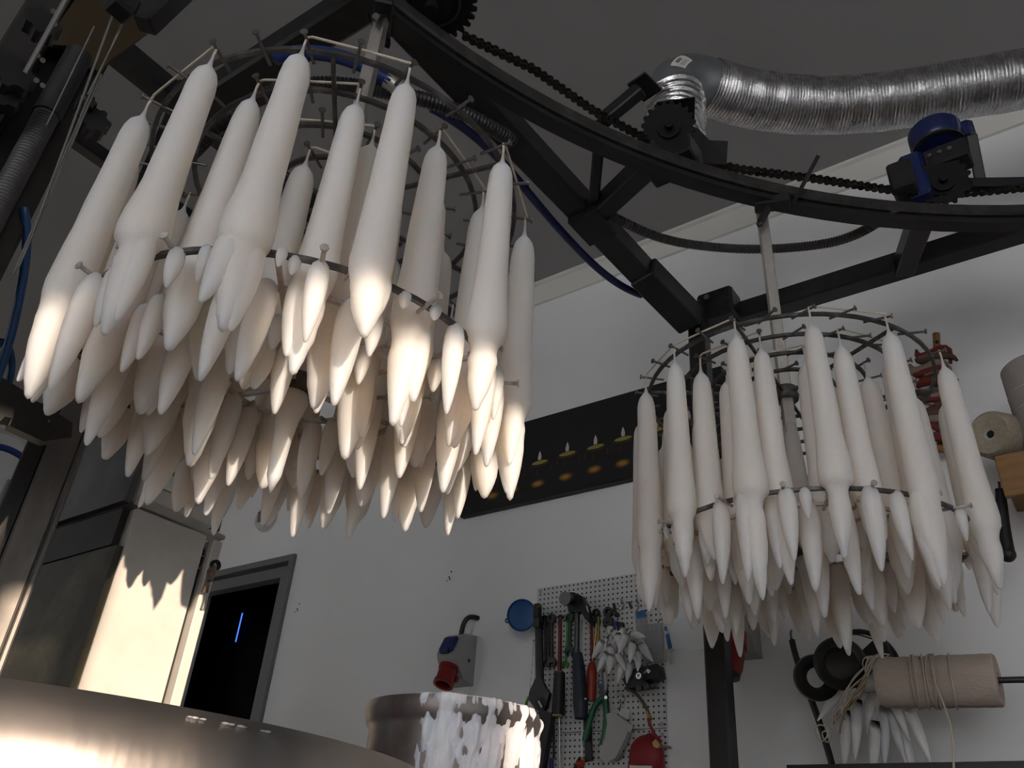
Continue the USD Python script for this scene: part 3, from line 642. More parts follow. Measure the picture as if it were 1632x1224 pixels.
obj("stand", cyl(K3 + EZ * ZF, K3 - EZ * .06, .05, 16), "black_steel", ca)
# the crust: a height field on the wall, thick runs from the rim down
nu, nw = 150, 60; a0 = math.atan2(-KC[1], -KC[0]); vv, ff = [], []
U = np.linspace(a0 - .62, a0 + 1.75, nu); Wz = np.linspace(KZ + .001, KZ - .115, nw)
uu, ww = np.meshgrid(U, Wz, indexing="ij")
run = meshkit.noise(np.stack([uu * 9, ww * 6, uu * 0], -1), 4); fine = meshkit.fbm(np.stack([uu * 13, ww * 38, uu * 0 + 3], -1), 3, 6)
depth = (KZ - ww) / .115
edge = np.clip((uu - (a0 - .55)) / .25, 0, 1)
thk = (.30 * run + .75 * fine - .38 - .35 * np.clip(depth - .62, 0, 1) - .10 * (depth < .12) * (meshkit.noise(np.stack([uu * 7, ww * 20, uu * 0 + 9], -1), 8) + .2)) * edge - .25 * (1 - edge)
rr = KR - .004 + np.clip(thk * .022, -.004, .007) + .004 * np.exp(-((depth - .04) / .06) ** 2)
vv = np.stack([K3[0] + rr * np.cos(uu), K3[1] + rr * np.sin(uu), ww], -1).reshape(-1, 3)
for i in range(nu - 1):
    for j in range(nw - 1):
        p = i * nw + j; ff += [(p, p + 1, p + nw), (p + 1, p + nw + 1, p + nw)]
obj("wax_runs", tm(vv, ff), "wax_crust", ca, smooth=True)

# ------------------------------------------------------------------ things on the back wall
def W(px, py, t=0.): return np.array(P(px, py, y=YB - t))
def flat(name, pts, t, th, mat, parent, bev=0, **k):
    """outline on the wall (photo points), its back t off the wall, th thick"""
    q = np.array([W(*p, t)[[0, 2]] for p in pts]); pg = Polygon(q).buffer(0)
    if bev: pg = pg.buffer(-bev).buffer(bev)
    return obj(name, ext(pg, th, (0, YB - t, 0), EX, EZ, -EY), mat, parent, **k)
def wrod(name, pts, t, r, mat, parent, sides=10, rr=None, **k):
    q = np.array([W(*p, t) for p in pts])
    if len(q) > 2: q = spline(q, 6 * len(q))
    rad = r if rr is None else r * np.interp(np.linspace(0, 1, len(q)), np.linspace(0, 1, len(rr)), rr)
    return obj(name, tube(q, rad, sides), mat, parent, smooth=50, **k)
def disc(o, r, th, n=28, hole=0., sx=1.): 
    pg = Point(0, 0).buffer(r, n // 4)
    if hole: pg = pg.difference(Point(0, 0).buffer(hole, n // 4))
    me = ext(pg, th, (0, 0, 0), EX, EZ, -EY); me.apply_scale([sx, 1, 1]); me.apply_translation(o); return me

# doorway into a dark room
M("door_grey", (.20, .20, .21), .45, .2)
M("door_groove", (.03, .03, .032), .5)
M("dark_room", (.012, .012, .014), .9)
MAT["day_gap"] = usdkit.material(stage, "/World/Looks/day_gap", {"e": ("emission", {"color": (.07, .20, 1.0), "strength": 1.3})}, [], "e.emission")
dr_ = thing("door_1", None, None, kind="structure")
x0, z0, x1, z1 = DOOR
def uframe(a, b):       # head and two jambs between inset a and b
    return sbox(x0 - a, z0, x1 + a, z1 + a).difference(sbox(x0 + b, z0 - 1, x1 - b, z1 - b))
obj("architrave", ext(uframe(.005, .022), .03, (0, YB + .012, 0), EX, EZ, -EY), "door_grey", dr_)
obj("frame_groove", ext(uframe(-.018, .034), .02, (0, YB + .016, 0), EX, EZ, -EY), "door_groove", dr_)
obj("inner_frame", ext(uframe(-.03, .083), .05, (0, YB + .055, 0), EX, EZ, -EY), "door_grey", dr_)
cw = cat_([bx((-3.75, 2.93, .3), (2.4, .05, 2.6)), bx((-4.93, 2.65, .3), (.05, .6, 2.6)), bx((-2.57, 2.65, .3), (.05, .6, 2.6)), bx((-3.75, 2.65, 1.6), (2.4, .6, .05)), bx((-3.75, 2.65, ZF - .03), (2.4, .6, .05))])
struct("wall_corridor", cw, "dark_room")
d2 = thing("door_2", None, None, kind="structure")
dq = np.array(P(392, 1010, y=2.87))
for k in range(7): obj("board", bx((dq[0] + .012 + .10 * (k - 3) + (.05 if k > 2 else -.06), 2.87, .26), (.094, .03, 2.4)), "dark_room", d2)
g0, g1 = np.array(P(386, 977, y=2.85)), np.array(P(376, 1023, y=2.85))
obj("light_gap", bx(((g0[0] + g1[0]) / 2, 2.85, (g0[2] + g1[2]) / 2), (.008, .004, g0[2] - g1[2])), "day_gap", d2)

# canvas print of tealights
M("canvas_black", (.010, .010, .012), .55)
M("print_flame", (.62, .50, .50), .6); M("print_wax", (.30, .27, .06), .6); M("print_glow_a", (.06, .030, .008), .6); M("print_glow_b", (.22, .105, .02), .6); M("print_glow_c", (.42, .22, .05), .6); M("print_brown", (.075, .030, .012), .6)
pc = thing("canvas_print", "long black canvas print of a row of lit tealights on the grey wall", "picture", (-1.4, YB, 1.14))
obj("canvas", bx((-1.34, YB - .0165, 1.322), (1.06, .033, .33), .003), "canvas_black", pc)
def ell(px, py, rx, rz, n=24): q = P(px, py, y=YB - .0335); return [(q[0] + rx * math.cos(t), q[2] + rz * math.sin(t)) for t in np.linspace(0, 2 * PI, n)[:-1]]
def decal(name, pts, lay, mat): obj(name, ext(pts, .0004 + .0003 * lay, (0, YB - .0330, 0), EX, EZ, -EY), mat, pc)
for k, (x, y, gx, gy) in enumerate([(778, 752, 785, 790), (820, 742, 817, 781), (860, 733, 857, 771), (904, 719, 901, 760), (949, 708, 947, 748), (993, 695, 992, 738), (1046, 681, 1045, 726), (1098, 668, 1096, 712)]):
    q = P(x, y, y=YB - .0335)
    decal("candle_pool", ell(x, y + 4, .034, .0075), 1, "print_wax")
    decal("cup_rim", Polygon(ell(x, y + 6, .041, .011)).difference(Polygon(ell(x, y + 5, .038, .009))), 0, "print_brown")
    decal("flame", [(q[0] - .006, q[2]), (q[0] - .0075, q[2] + .012), (q[0] - .004, q[2] + .027), (q[0], q[2] + .036), (q[0] + .004, q[2] + .027), (q[0] + .0075, q[2] + .012), (q[0] + .006, q[2])], 2, "print_flame")
    for j, (rx, rz, mt) in enumerate(((.031, .017, "print_glow_a"), (.024, .012, "print_glow_b"), (.014, .007, "print_glow_c"))): decal("reflection", ell(gx, gy, rx, rz), j, mt)
    for j, (dx, dy) in enumerate(((-.043, -.022), (.046, -.028), (-.010, -.034))): decal("glint", [(q[0] + dx, q[2] + dy), (q[0] + dx + .003, q[2] + dy), (q[0] + dx + .003, q[2] + dy - .022), (q[0] + dx, q[2] + dy - .022)], 0, "print_brown")

# small fittings on the wall
M("plastic_white", (.58, .58, .57), .45); M("plastic_grey", (.36, .36, .35), .5); M("cee_blue", (.012, .025, .12), .4); M("cee_red", (.22, .012, .014), .4); M("scuff", (.30, .30, .31), .8)
sd = thing("smoke_detector", "round white slotted smoke detector on the wall below the left carousel", "smoke detector", W(428, 830))
so = W(428, 828); obj("housing", to(lathe([(0, 0), (.062, 0), (.062, .02), (.055, .034), (.040, .04), (0, .042)], 32), so, EX, EZ, -EY), "plastic_white", sd)
for k in range(7): obj("slot", bx(so + np.array([-.018 + .004 * k * .3, -.043, .024 - .008 * k]), (.022, .003, .0028)), "plastic_black", sd)
rv_ = thing("round_vent", "white round vent ring on the wall behind the machine column", "vent", W(352, 800))
vo = W(338, 796, 0.)
obj("outer_ring", to(lathe([(.140, 0), (.190, 0), (.190, .065), (.180, .080), (.155, .080), (.140, .05)], 48), vo, EX, EZ, -EY), "plastic_white", rv_)
obj("face", to(lathe([(0, 0), (.145, 0), (.145, .012), (0, .012)], 40), vo, EX, EZ, -EY), "plastic_white", rv_)
mbx = thing("motor_block", "dark angular block on a white bracket at the machine column's right shoulder", "machine fitting", P(340, 845, x=-1.36))
mo_ = np.array(P(338, 838, x=-1.38)); obj("block", bx(mo_ - EY * .012, (.04, .04, .028), .003), "steel_dark", mbx); obj("bracket", bx(mo_ + np.array([.0, -.004, -.020]), (.04, .055, .009), .002), "plastic_white", mbx)
obj("pin", cyl(mo_ + EZ * .016, mo_ + EZ * .03 + EY * .01, .004, 8), "steel_dark", mbx); obj("cap", bx(mo_ + EZ * .03 - EY * .02, (.03, .03, .028), .003), "steel_dark", mbx)
for (x, y, lab) in ((715, 922, "faint scuffed patch with a drill hole on the wall above the red socket"), (473, 972, "tiny drill holes in the wall right of the door frame")):
    t = thing("wall_scuff", lab, "wall mark", W(x, y)); o = W(x, y)
    obj("scuff_patch", ext(Polygon([(-.012, -.015), (.010, -.018), (.014, .004), (.004, .016), (-.010, .01)]), .0006, o, EX, EZ, -EY), "wall_paint", t)
    for k, (dx, dz) in enumerate(((.003, .004), (.007, -.004), (.010, .024), (-.006, -.008))): obj("drill_hole", disc(o + np.array([dx, -.0004, dz]), .003, .0012, 12), "scuff" if k == 3 else "plastic_black", t)

# grey socket box with blue and red outlets
sk = thing("power_socket_box", "grey wall power box with a blue outlet flap and a red socket below", "power socket", W(735, 1060))
prof = [(0, -.075), (.058, -.062), (.098, -.006), (.104, .012), (.072, .072), (.060, .082), (0, .088)]       # depth off the wall, height
so = W(742, 1058)
obj("body", ext([(d, z) for d, z in prof], .082, so - EX * .041, -EY, EZ, EX), "plastic_grey", sk)
obj("knockout", to(lathe([(0, 0), (.004, 0), (.004, .002), (0, .002)], 12), so + EX * .041 - EY * .035, EY, EZ, EX), "plastic_black", sk)
n1 = nz([0, -.060, .032]); u1 = np.cross(EX, n1); fo = so - EY * .090 + EZ * .038
fl = obj("blue_flap", to(bx((0, 0, .008), (.060, .060, .018), .007), fo, EX, u1, n1), "cee_blue", sk, label="blue outlet flap")
obj("flap_hinge", cyl(fo + u1 * .03 - EX * .016 + n1 * .01, fo + u1 * .03 + EX * .016 + n1 * .01, .008, 10), "cee_blue", fl)
n2 = nz([0, -.35, -.93]); ro = so - EY * .082 - EZ * .028
rd = obj("red_socket", to(lathe([(0, 0), (.034, 0), (.034, .012), (.031, .014), (.030, .052), (.034, .053), (.034, .066), (.026, .066), (.026, .03), (0, .03)], 28), ro, *frame(n2)), "cee_red", sk, label="red three-phase socket")
obj("socket_lid", to(bx((0, -.033, .02), (.05, .012, .034), .004), ro, EX, np.cross(n2, EX), n2), "cee_red", rd); obj("socket_pad", to(bx((0, .0, .031), (.022, .016, .004)), ro, EX, np.cross(n2, EX), n2), "plastic_white", rd)
obj("cable", tube(spline([so + np.array([.0, -.035, .075]), so + np.array([.004, -.036, .12]), so + np.array([.02, -.026, .148]), so + np.array([.034, -.008, .150]), so + np.array([.036, .01, .150])], 24), .0085, 10), "hose_black", sk, smooth=True)

# pegboard
MAT["pegboard"] = usdkit.material(stage, "/World/Looks/pegboard", {"p": ("principled_bsdf", {"roughness": .55}), "g": ("geometry", {}), "s": ("separate_xyz", {}),
    "ax": ("math", {"math_type": "multiply", "value2": 1 / .016}), "az": ("math", {"math_type": "multiply", "value2": 1 / .016}), "fx": ("math", {"math_type": "fraction"}), "fz": ("math", {"math_type": "fraction"}),
    "ox": ("math", {"math_type": "add", "value2": 400.0}), "oz": ("math", {"math_type": "add", "value2": 400.0}), "c": ("combine_xyz", {"z": 0.0}), "d": ("vector_math", {"math_type": "distance", "vector2": (.5, .5, 0)}),
    "lt": ("math", {"math_type": "less_than", "value2": .19}), "m": ("mix", {"color1": (.60, .61, .61), "color2": (.03, .03, .032)})},
    [("g.position", "s.vector"), ("s.x", "ax.value1"), ("s.z", "az.value1"), ("ax.value", "ox.value1"), ("az.value", "oz.value1"), ("ox.value", "fx.value1"), ("oz.value", "fz.value1"), ("fx.value", "c.x"), ("fz.value", "c.y"),
     ("c.vector", "d.vector1"), ("d.value", "lt.value1"), ("lt.value", "m.fac"), ("m.color", "p.base_color")], "p.BSDF")
pg = thing("pegboard", "white perforated pegboard on the back wall holding hand tools", "pegboard", (-1.28, YB, -.2))
obj("panel", bx((-1.285, YB - .009, .617), (.448, .012, .448), .0015), "pegboard", pg); obj("panel", bx((-1.285, YB - .009, .160), (.448, .012, .456), .0015), "pegboard", pg)
for (x, y) in ((-1.497, .830), (-1.073, .403), (-1.073, .376), (-1.497, .376)): obj("screw", disc((x, YB - .0145, y), .006, .003, 12), "plastic_grey", pg)

# ------------------------------------------------------------------ hand tools hanging on and beside the pegboard
M("funnel_blue", (.006, .085, .26), .4); M("tool_black", (.013, .013, .014), .5); M("tool_chrome", (.42, .42, .43), .25, 1.); M("tool_darksteel", (.055, .053, .055), .4, .7)
M("tool_red", (.13, .010, .012), .5); M("handle_orange", (.30, .030, .010), .42); M("handle_navy", (.012, .022, .040), .5); M("handle_green", (.006, .105, .048), .4); M("lime", (.05, .30, .02), .45)
M("green_enamel", (.012, .05, .04), .4); M("brass", (.40, .26, .09), .35, .9); M("handle_blue", (.012, .018, .14), .4); M("yellow", (.30, .26, .03), .45); M("cloth_white", (.42, .42, .41), .9, bump=.3, bscale=300)
M("label_blue", (.03, .13, .33), .5); M("copper", (.50, .20, .06), .25, 1.); M("red_leather", (.24, .010, .018), .55); M("hoop_brown", (.09, .055, .02), .5)
M("clear_bag", (.5, .5, .5), .3)
MAT["clear_bag"] = usdkit.material(stage, "/World/Looks/clear_bag", {"t": ("transparent_bsdf", {"color": (.86, .87, .88)}), "s": ("principled_bsdf", {"roughness": .12, "base_color": (.55, .56, .57)}), "m": ("mix_closure", {"fac": .30})},
    [("t.BSDF", "m.closure1"), ("s.BSDF", "m.closure2")], "m.closure")
def T(X, Y): return 800 + X / 3.778, 900 + Y / 3.778
def TT(*p): return [T(*q) for q in p]
def tool(name, label, cat, at_): return thing(name, label, cat, W(*T(*at_), .04))
def hook(X, Y, t, parent): wrod("hook", TT((X, Y), (X + 3, Y - 6)), .014, .0022, "tool_chrome", parent)

f = tool("funnel", "round blue plastic funnel hanging left of the pegboard tools", "funnel", (120, 300))
o = W(*T(118, 303), .075)
fd = nz([.25, -.95, -.18])
obj("bowl", to(lathe([(.012, .055), (.046, .006), (.0505, .0), (.0495, -.002), (.044, .004), (.0, .012)], 36), o, *frame(-fd)), "funnel_blue", f)
obj("spout", to(lathe([(.012, .052), (.013, .054), (.008, .082), (.0065, .082), (.010, .054)], 18), o, *frame(-fd)), "funnel_blue", f)
tb = o + (-EX * .055 - EZ * .012)
obj("tab", to(lathe([(.0035, -.002), (.0085, -.002), (.0085, .002), (.0035, .002)], 14), tb, *frame(-fd)), "funnel_blue", f)

a_ = tool("adjustable_wrench", "large dark adjustable wrench hanging head-down at the pegboard's left edge", "wrench", (240, 800))
flat("head", TT((215, 690), (250, 690), (275, 745), (300, 780), (282, 850), (262, 880), (215, 870), (172, 815), (180, 770)), .05, .014, "tool_darksteel", a_, .002)
flat("shank", TT((208, 350), (246, 350), (254, 700), (212, 700)), .047, .009, "tool_darksteel", a_, .001)
flat("shank_inset", TT((220, 380), (234, 380), (240, 690), (224, 690)), .0565, .001, "tool_black", a_)
flat("movable_jaw", TT((215, 830), (262, 800), (285, 845), (270, 880), (225, 880)), .05, .016, "tool_black", a_, .002)
wrod("worm_screw", TT((226, 822), (248, 858)), .067, .006, "tool_chrome", a_)
wrod("eye", TT((214, 352), (222, 335), (236, 335), (244, 352)), .05, .003, "tool_darksteel", a_)
a_ = tool("pipe_wrench", "dark red handled pipe wrench half hidden behind the crusted can", "wrench", (160, 960))
flat("handle", TT((146, 870), (166, 870), (160, 1180), (122, 1190)), .05, .010, "tool_red", a_, .001)
flat("toothed_bar", TT((172, 930), (205, 930), (198, 1120), (158, 1120)), .05, .014, "tool_black", a_, .001)
for k in range(9): flat("tooth", TT((176 - k * 1.8, 940 + k * 19), (198 - k * 1.8, 940 + k * 19), (198 - k * 1.8, 947 + k * 19), (176 - k * 1.8, 947 + k * 19)), .064, .002, "tool_darksteel", a_)
wrod("hook_jaw", TT((103, 950), (104, 900), (120, 868), (150, 852)), .055, .0055, "tool_black", a_)
wrod("wire_loop", TT((58, 940), (66, 890), (90, 860), (140, 850)), .06, .0014, "tool_black", a_)
b_ = tool("marker_pen", "bright green pen cap poking out beside the adjustable wrench", "pen", (152, 825)); wrod("barrel", TT((160, 795), (146, 835)), .06, .0045, "lime", b_); wrod("tip", TT((146, 835), (142, 846)), .06, .003, "tool_black", b_)
g_ = tool("steel_rod_hook", "thin long steel rod hanging on the bare wall left of the wrench", "rod", (180, 620)); wrod("rod", TT((190, 460), (180, 640), (165, 790)), .03, .0013, "tool_chrome", g_); wrod("eye", TT((186, 462), (190, 452), (196, 458)), .03, .0022, "tool_chrome", g_)
h_ = tool("brush", "dark wooden brush head hanging right behind the blue funnel", "brush", (224, 300)); flat("stock", TT((212, 245), (240, 240), (238, 320), (205, 330)), .06, .018, "tool_black", h_, .002); flat("bristles", TT((205, 330), (238, 322), (236, 380), (203, 384)), .062, .014, "tool_darksteel", h_); flat("top_band", TT((213, 246), (239, 241), (240, 254), (213, 260)), .0785, .001, "hoop_brown", h_)
# spanners
def spanner(label, X0, Y0, X1, Y1, r, mat, t=.035, ring=True, big=2.3):
    s_ = tool("combination_spanner", label, "spanner", ((X0 + X1) / 2, (Y0 + Y1) / 2))
    r = r * 1.45; wrod("shank", TT((X0, Y0), (X1, Y1)), t, r, mat, s_, 8)
    o = W(*T(X0, Y0), t); obj("ring_end", disc(o + EY * r, r * big, r * 2, 20, r * big * .55), mat, s_)
    o = W(*T(X1, Y1), t); R_ = r * big * 1.1
    obj("jaw_end", ext(Point(0, 0).buffer(R_, 6).difference(sbox(-R_ * .42, -R_ * 1.5, R_ * .42, -R_ * .05)), r * 2, o + EY * r, EX, EZ, -EY), mat, s_)
spanner("thin dark spanner nearest the adjustable wrench's shank", 257, 322, 262, 600, .0028, "tool_darksteel")
spanner("dark spanner second to the right of the adjustable wrench", 276, 325, 282, 575, .0030, "tool_darksteel")
spanner("dark open spanner with a broad jaw left of the red-shafted screwdriver", 300, 322, 300, 590, .0036, "tool_darksteel", .045, big=2.8)
spanner("small spanner with bright lime green jaw left of the hammer", 398, 330, 384, 600, .0030, "lime", .03, big=2.2)
spanner("dark green enamelled spanner beside the hammer shaft", 410, 320, 408, 520, .0042, "green_enamel", .03)
spanner("slim steel spanner hanging close to the right of the hammer", 640, 285, 640, 345, .0036, "tool_darksteel", .03, big=3.0)
spanner("slim steel spanner between hammer claw and yellow rod", 567, 292, 566, 345, .0030, "tool_darksteel", .03, big=3.0)
# red-shafted screwdriver
d_ = tool("screwdriver", "thick black-handled screwdriver with dark red shaft and yellow ring", "screwdriver", (345, 700))
wrod("shaft", TT((350, 322), (347, 648)), .05, .0062, "tool_red", d_); flat("ring", TT((325, 642), (372, 642), (372, 650), (325, 650)), .06, .012, "hoop_brown", d_)
wrod("handle", TT((347, 650), (340, 905)), .055, .0225, "tool_black", d_, 12, [.75, 1, .95, .9, .98, .9], ); wrod("eye", TT((336, 322), (350, 308), (368, 322)), .05, .004, "tool_darksteel", d_)
flat("yellow_band", TT((314, 904), (364, 904), (366, 914), (314, 914)), .066, .010, "yellow", d_)
d2_ = tool("nut_driver", "long slim chrome shafted driver with blue handle below the black one", "screwdriver", (345, 1070))
wrod("shaft", TT((347, 950), (351, 1224), (352, 1300)), .05, .0026, "tool_chrome", d2_); wrod("ferrule", TT((347, 925), (347, 952)), .05, .005, "tool_chrome", d2_); 
d3_ = tool("file", "thin black file with blue handle beside the chrome driver shaft", "file", (312, 1000)); wrod("blade", TT((312, 850), (312, 1165)), .045, .0032, "tool_black", d3_); wrod("handle", TT((298, 1165), (294, 1300)), .05, .0095, "handle_blue", d3_, 12, [.6, 1, 1]); wrod("ferrule", TT((309, 840), (309, 856)), .05, .004, "tool_chrome", d3_)
# hammer
m_ = tool("claw_hammer", "black claw hammer with grey shaft and navy rubber grip", "hammer", (470, 500))
hx = W(*T(378, 203), .125); hq = W(*T(428, 215), .075)
obj("face", cyl(hx, hx + nz(hq - hx) * .016, .0205, 20), "steel_dark", m_); obj("neck", cyl(hx + nz(hq - hx) * .016, hq, .0135, 14), "tool_black", m_)
flat("claw", TT((415, 178), (455, 178), (500, 198), (530, 250), (548, 320), (546, 362), (520, 335), (498, 290), (478, 300), (424, 296), (412, 235)), .062, .022, "tool_black", m_, .0015)
flat("claw_gap", TT((505, 245), (514, 250), (524, 290), (514, 278)), .0845, .0006, "plastic_white", m_)
wrod("shaft", TT((452, 290), (450, 560)), .072, .0085, "steel_dark", m_); wrod("grip", TT((455, 535), (462, 620), (470, 760), (478, 925)), .075, .0195, "handle_navy", m_, 14, [.75, 1.0, 1.05, 1.15, 1.0])
obj("grip_pin", disc(W(*T(504, 808), .092), .0028, .002, 10), "plastic_white", m_)
c1 = tool("chisel", "bright steel rod tool hanging just right of the hammer shaft", "chisel", (478, 440)); wrod("blade", TT((479, 325), (477, 545)), .04, .0022, "tool_chrome", c1); wrod("collar", TT((478, 322), (478, 336)), .04, .0042, "plastic_white", c1); wrod("tang", TT((484, 925), (486, 1170)), .05, .0022, "tool_chrome", c1)
c2 = tool("screwdriver", "orange-handled screwdriver with red shaft right of the hammer", "screwdriver", (540, 700)); wrod("shaft", TT((538, 330), (540, 600)), .045, .0042, "tool_red", c2); wrod("handle", TT((541, 592), (540, 700), (534, 820)), .05, .0155, "handle_orange", c2, 14, [.6, 1, .95, 1, .9])
c3 = tool("copper_rod", "shiny copper coloured rod beside the orange screwdriver", "rod", (556, 490)); wrod("rod", TT((566, 385), (548, 585)), .06, .0030, "copper", c3); wrod("tip", TT((567, 378), (566, 388)), .06, .0036, "copper", c3)
c4 = tool("yellow_rod", "yellow enamelled rod hanging left of the white candle bundle", "rod", (580, 400)); wrod("rod", TT((580, 312), (582, 470)), .04, .0040, "yellow", c4); wrod("eye", TT((570, 312), (580, 300), (592, 312)), .04, .003, "tool_darksteel", c4)
k_ = tool("dark_handled_knife", "dark knife with colourful ring at the bottom of the pegboard", "knife", (480, 1190)); flat("blade", TT((498, 920), (542, 900), (548, 1180), (505, 1190)), .04, .006, "tool_black", k_)
wrod("handle", TT((480, 1160), (470, 1195), (462, 1240)), .06, .014, "tool_black", k_, 12, [.5, .9, 1.2]); wrod("orange_ring", TT((455, 1200), (490, 1196)), .075, .010, "handle_orange", k_); wrod("yellow_mark", TT((482, 1160), (486, 1176)), .073, .0045, "yellow", k_)
# green pliers, cable ties, mitt, key tag, red pouch
p_ = tool("pliers", "green-handled pliers hanging open below the white candle bundle", "pliers", (590, 900))
wrod("handle", TT((612, 800), (575, 830), (530, 930), (497, 1058)), .06, .0085, "handle_green", p_, 12); wrod("handle", TT((622, 800), (628, 850), (628, 960), (604, 1088)), .062, .0090, "handle_green", p_, 12)
flat("jaw", TT((598, 720), (640, 720), (640, 805), (600, 812)), .055, .012, "tool_darksteel", p_); obj("rivet", disc(W(*T(628, 800), .068), .005, .003, 12), "tool_chrome", p_)
mt = tool("cloth_mitt", "white cloth pouch hanging by a string on the lower pegboard", "pouch", (690, 1050))
mpts = [W(*T(*q), .05)[[0, 2]] for q in ((648, 905), (690, 895), (795, 970), (760, 1060), (705, 1170), (660, 1192), (612, 1170), (610, 1130), (640, 1050), (655, 960))]
mm = ext(Polygon(mpts).buffer(-.006).buffer(.006), .02, (0, YB - .05, 0), EX, EZ, -EY)
obj("pouch", mm, "cloth_white", mt); flat("hem", TT((676, 935), (690, 918), (792, 968), (775, 1012)), .0705, .002, "cloth_white", mt); wrod("string", TT((642, 735), (660, 820), (680, 905)), .06, .0016, "wick_cotton", mt)
flat("seam", TT((690, 965), (694, 960), (778, 1010), (776, 1016)), .0705, .0012, "plastic_grey", mt)
tg = tool("key_tag", "small pale paper tag on a wire ring above the cloth pouch", "tag", (740, 880)); flat("card", TT((720, 862), (770, 870), (764, 935), (705, 905)), .03, .001, "paper_white", tg); o = W(*T(722, 800), .03); obj("ring", to(lathe([(.0085, -.0008), (.0100, -.0008), (.0100, .0008), (.0085, .0008)], 24), o, EX, EZ, -EY), "tool_chrome", tg); wrod("cord", TT((718, 812), (708, 880)), .03, .0012, "tool_black", tg)
rp = tool("red_pouch", "bulging dark red leather pouch hanging at the pegboard's lower right", "pouch", (880, 1120))
q = W(*T(870, 1150), .06); obj("bag", ball(q, 1.0, 3, (.050, .030, .052)), "red_leather", rp, smooth=True)
flat("flap", TT((790, 1085), (850, 1040), (905, 1015), (940, 1030), (975, 1110), (990, 1300), (760, 1300)), .05, .012, "red_leather", rp, .004)
wrod("strap", TT((880, 925), (902, 990), (925, 1030), (960, 1065)), .066, .0040, "red_leather", rp); flat("rim", TT((770, 1208), (905, 1212), (905, 1224), (770, 1224)), .094, .002, "paper_white", rp)
flat("buckle", TT((910, 1075), (930, 1050), (960, 1085), (945, 1108), (920, 1100)), .085, .006, "brass", rp); wrod("buckle_pin", TT((950, 1095), (1022, 1102)), .085, .0035, "tool_chrome", rp)
bc = tool("brown_cord", "curved brown and brass cord leading down to the red pouch", "cord", (850, 820)); wrod("cord", TT((740, 745), (790, 765), (850, 830), (885, 905)), .055, .0042, "hoop_brown", bc); wrod("brass_sleeve", TT((872, 880), (897, 935)), .055, .0050, "brass", bc)
# socket case and small hangings on the upper right
sc = tool("socket_set_tray", "black tray of chrome sockets below the candle bundle's right side", "tool tray", (890, 680))
flat("tray", TT((790, 660), (975, 618), (990, 690), (900, 720), (940, 745), (800, 765), (775, 720)), .03, .045, "tool_black", sc, .001)
obj("chrome_socket", to(lathe([(.0045, 0), (.0085, 0), (.0085, .016), (.0045, .016)], 18), W(*T(838, 676), .082), EX, EZ, -EY), "tool_chrome", sc); wrod("chrome_key", TT((852, 660), (878, 622)), .08, .0022, "tool_chrome", sc)
obj("chrome_nut", to(lathe([(.002, 0), (.0055, 0), (.0055, .008), (.002, .008)], 6), W(*T(890, 645), .078), EX, EZ, -EY), "tool_chrome", sc)
for k in range(3): flat("tray_cell", TT((806 + 45 * k, 738 - 9 * k), (838 + 45 * k, 730 - 9 * k), (842 + 45 * k, 752 - 9 * k), (812 + 45 * k, 760 - 9 * k)), .0755, .002, "tool_darksteel", sc)
ws = tool("wire_stripper", "small tool with blue grip on a hook above the candle bundle", "hand tool", (690, 330)); flat("blade", TT((668, 235), (682, 232), (692, 285), (678, 290)), .03, .005, "tool_darksteel", ws); obj("loop", disc(W(*T(697, 305), .03), .0075, .008, 18, .004), "tool_black", ws); flat("blue_grip", TT((680, 345), (705, 345), (702, 392), (678, 392)), .028, .012, "handle_blue", ws, .001); flat("black_grip", TT((708, 348), (738, 352), (738, 378), (708, 374)), .026, .01, "tool_black", ws)
for lab, X in (("left double hook of bent chrome wire near the pegboard's top right", 716), ("right double hook of bent chrome wire near the pegboard's top right", 812)):
    hk = tool("wire_hook", lab, "hook", (X, 220)); wrod("prong", TT((X + 2, 198), (X, 210), (X + 4, 222), (X, 236)), .02, .0022, "tool_chrome", hk); wrod("prong", TT((X + 6, 225), (X + 10, 250), (X - 2, 262), (X - 8, 245)), .025, .0020, "tool_chrome", hk); flat("clip", TT((X - 8, 255), (X + 8, 252), (X + 8, 268), (X - 8, 270)), .024, .003, "plastic_white", hk)
bg = tool("plastic_bag", "clear plastic bag with blue header card hanging on the pegboard", "bag", (860, 380)); flat("bag_film", TT((800, 285), (865, 275), (890, 420), (850, 440), (815, 400)), .03, .004, "clear_bag", bg); flat("header_card", TT((806, 286), (862, 270), (868, 312), (815, 326)), .034, .001, "label_blue", bg); flat("blade", TT((762, 228), (774, 224), (790, 262), (776, 268)), .03, .004, "tool_darksteel", bg)
bg = tool("plastic_bag", "translucent bag of white sheets right of the candle bundle", "bag", (925, 520)); flat("sheets", TT((870, 440), (965, 425), (968, 565), (870, 590)), .02, .012, "paper_white", bg); flat("bag_film", TT((862, 360), (972, 350), (978, 575), (862, 600)), .033, .003, "clear_bag", bg); flat("fold", TT((872, 505), (966, 488), (966, 492), (872, 509)), .0362, .0008, "plastic_grey", bg); flat("fold", TT((872, 545), (966, 528), (966, 532), (872, 549)), .0362, .0008, "plastic_grey", bg)
bg = tool("blister_pack", "narrow pack with blue and white print at the pegboard's right edge", "pack", (1000, 440)); flat("card", TT((960, 345), (985, 340), (1025, 500), (1000, 512)), .03, .003, "plastic_white", bg); flat("blue_print", TT((985, 420), (1006, 412), (1026, 502), (1002, 510)), .0332, .0006, "label_blue", bg); flat("blue_mark", TT((975, 375), (990, 371), (996, 395), (981, 400)), .0332, .0006, "label_blue", bg); wrod("clip", TT((938, 350), (955, 330), (968, 328)), .035, .0022, "tool_chrome", bg)
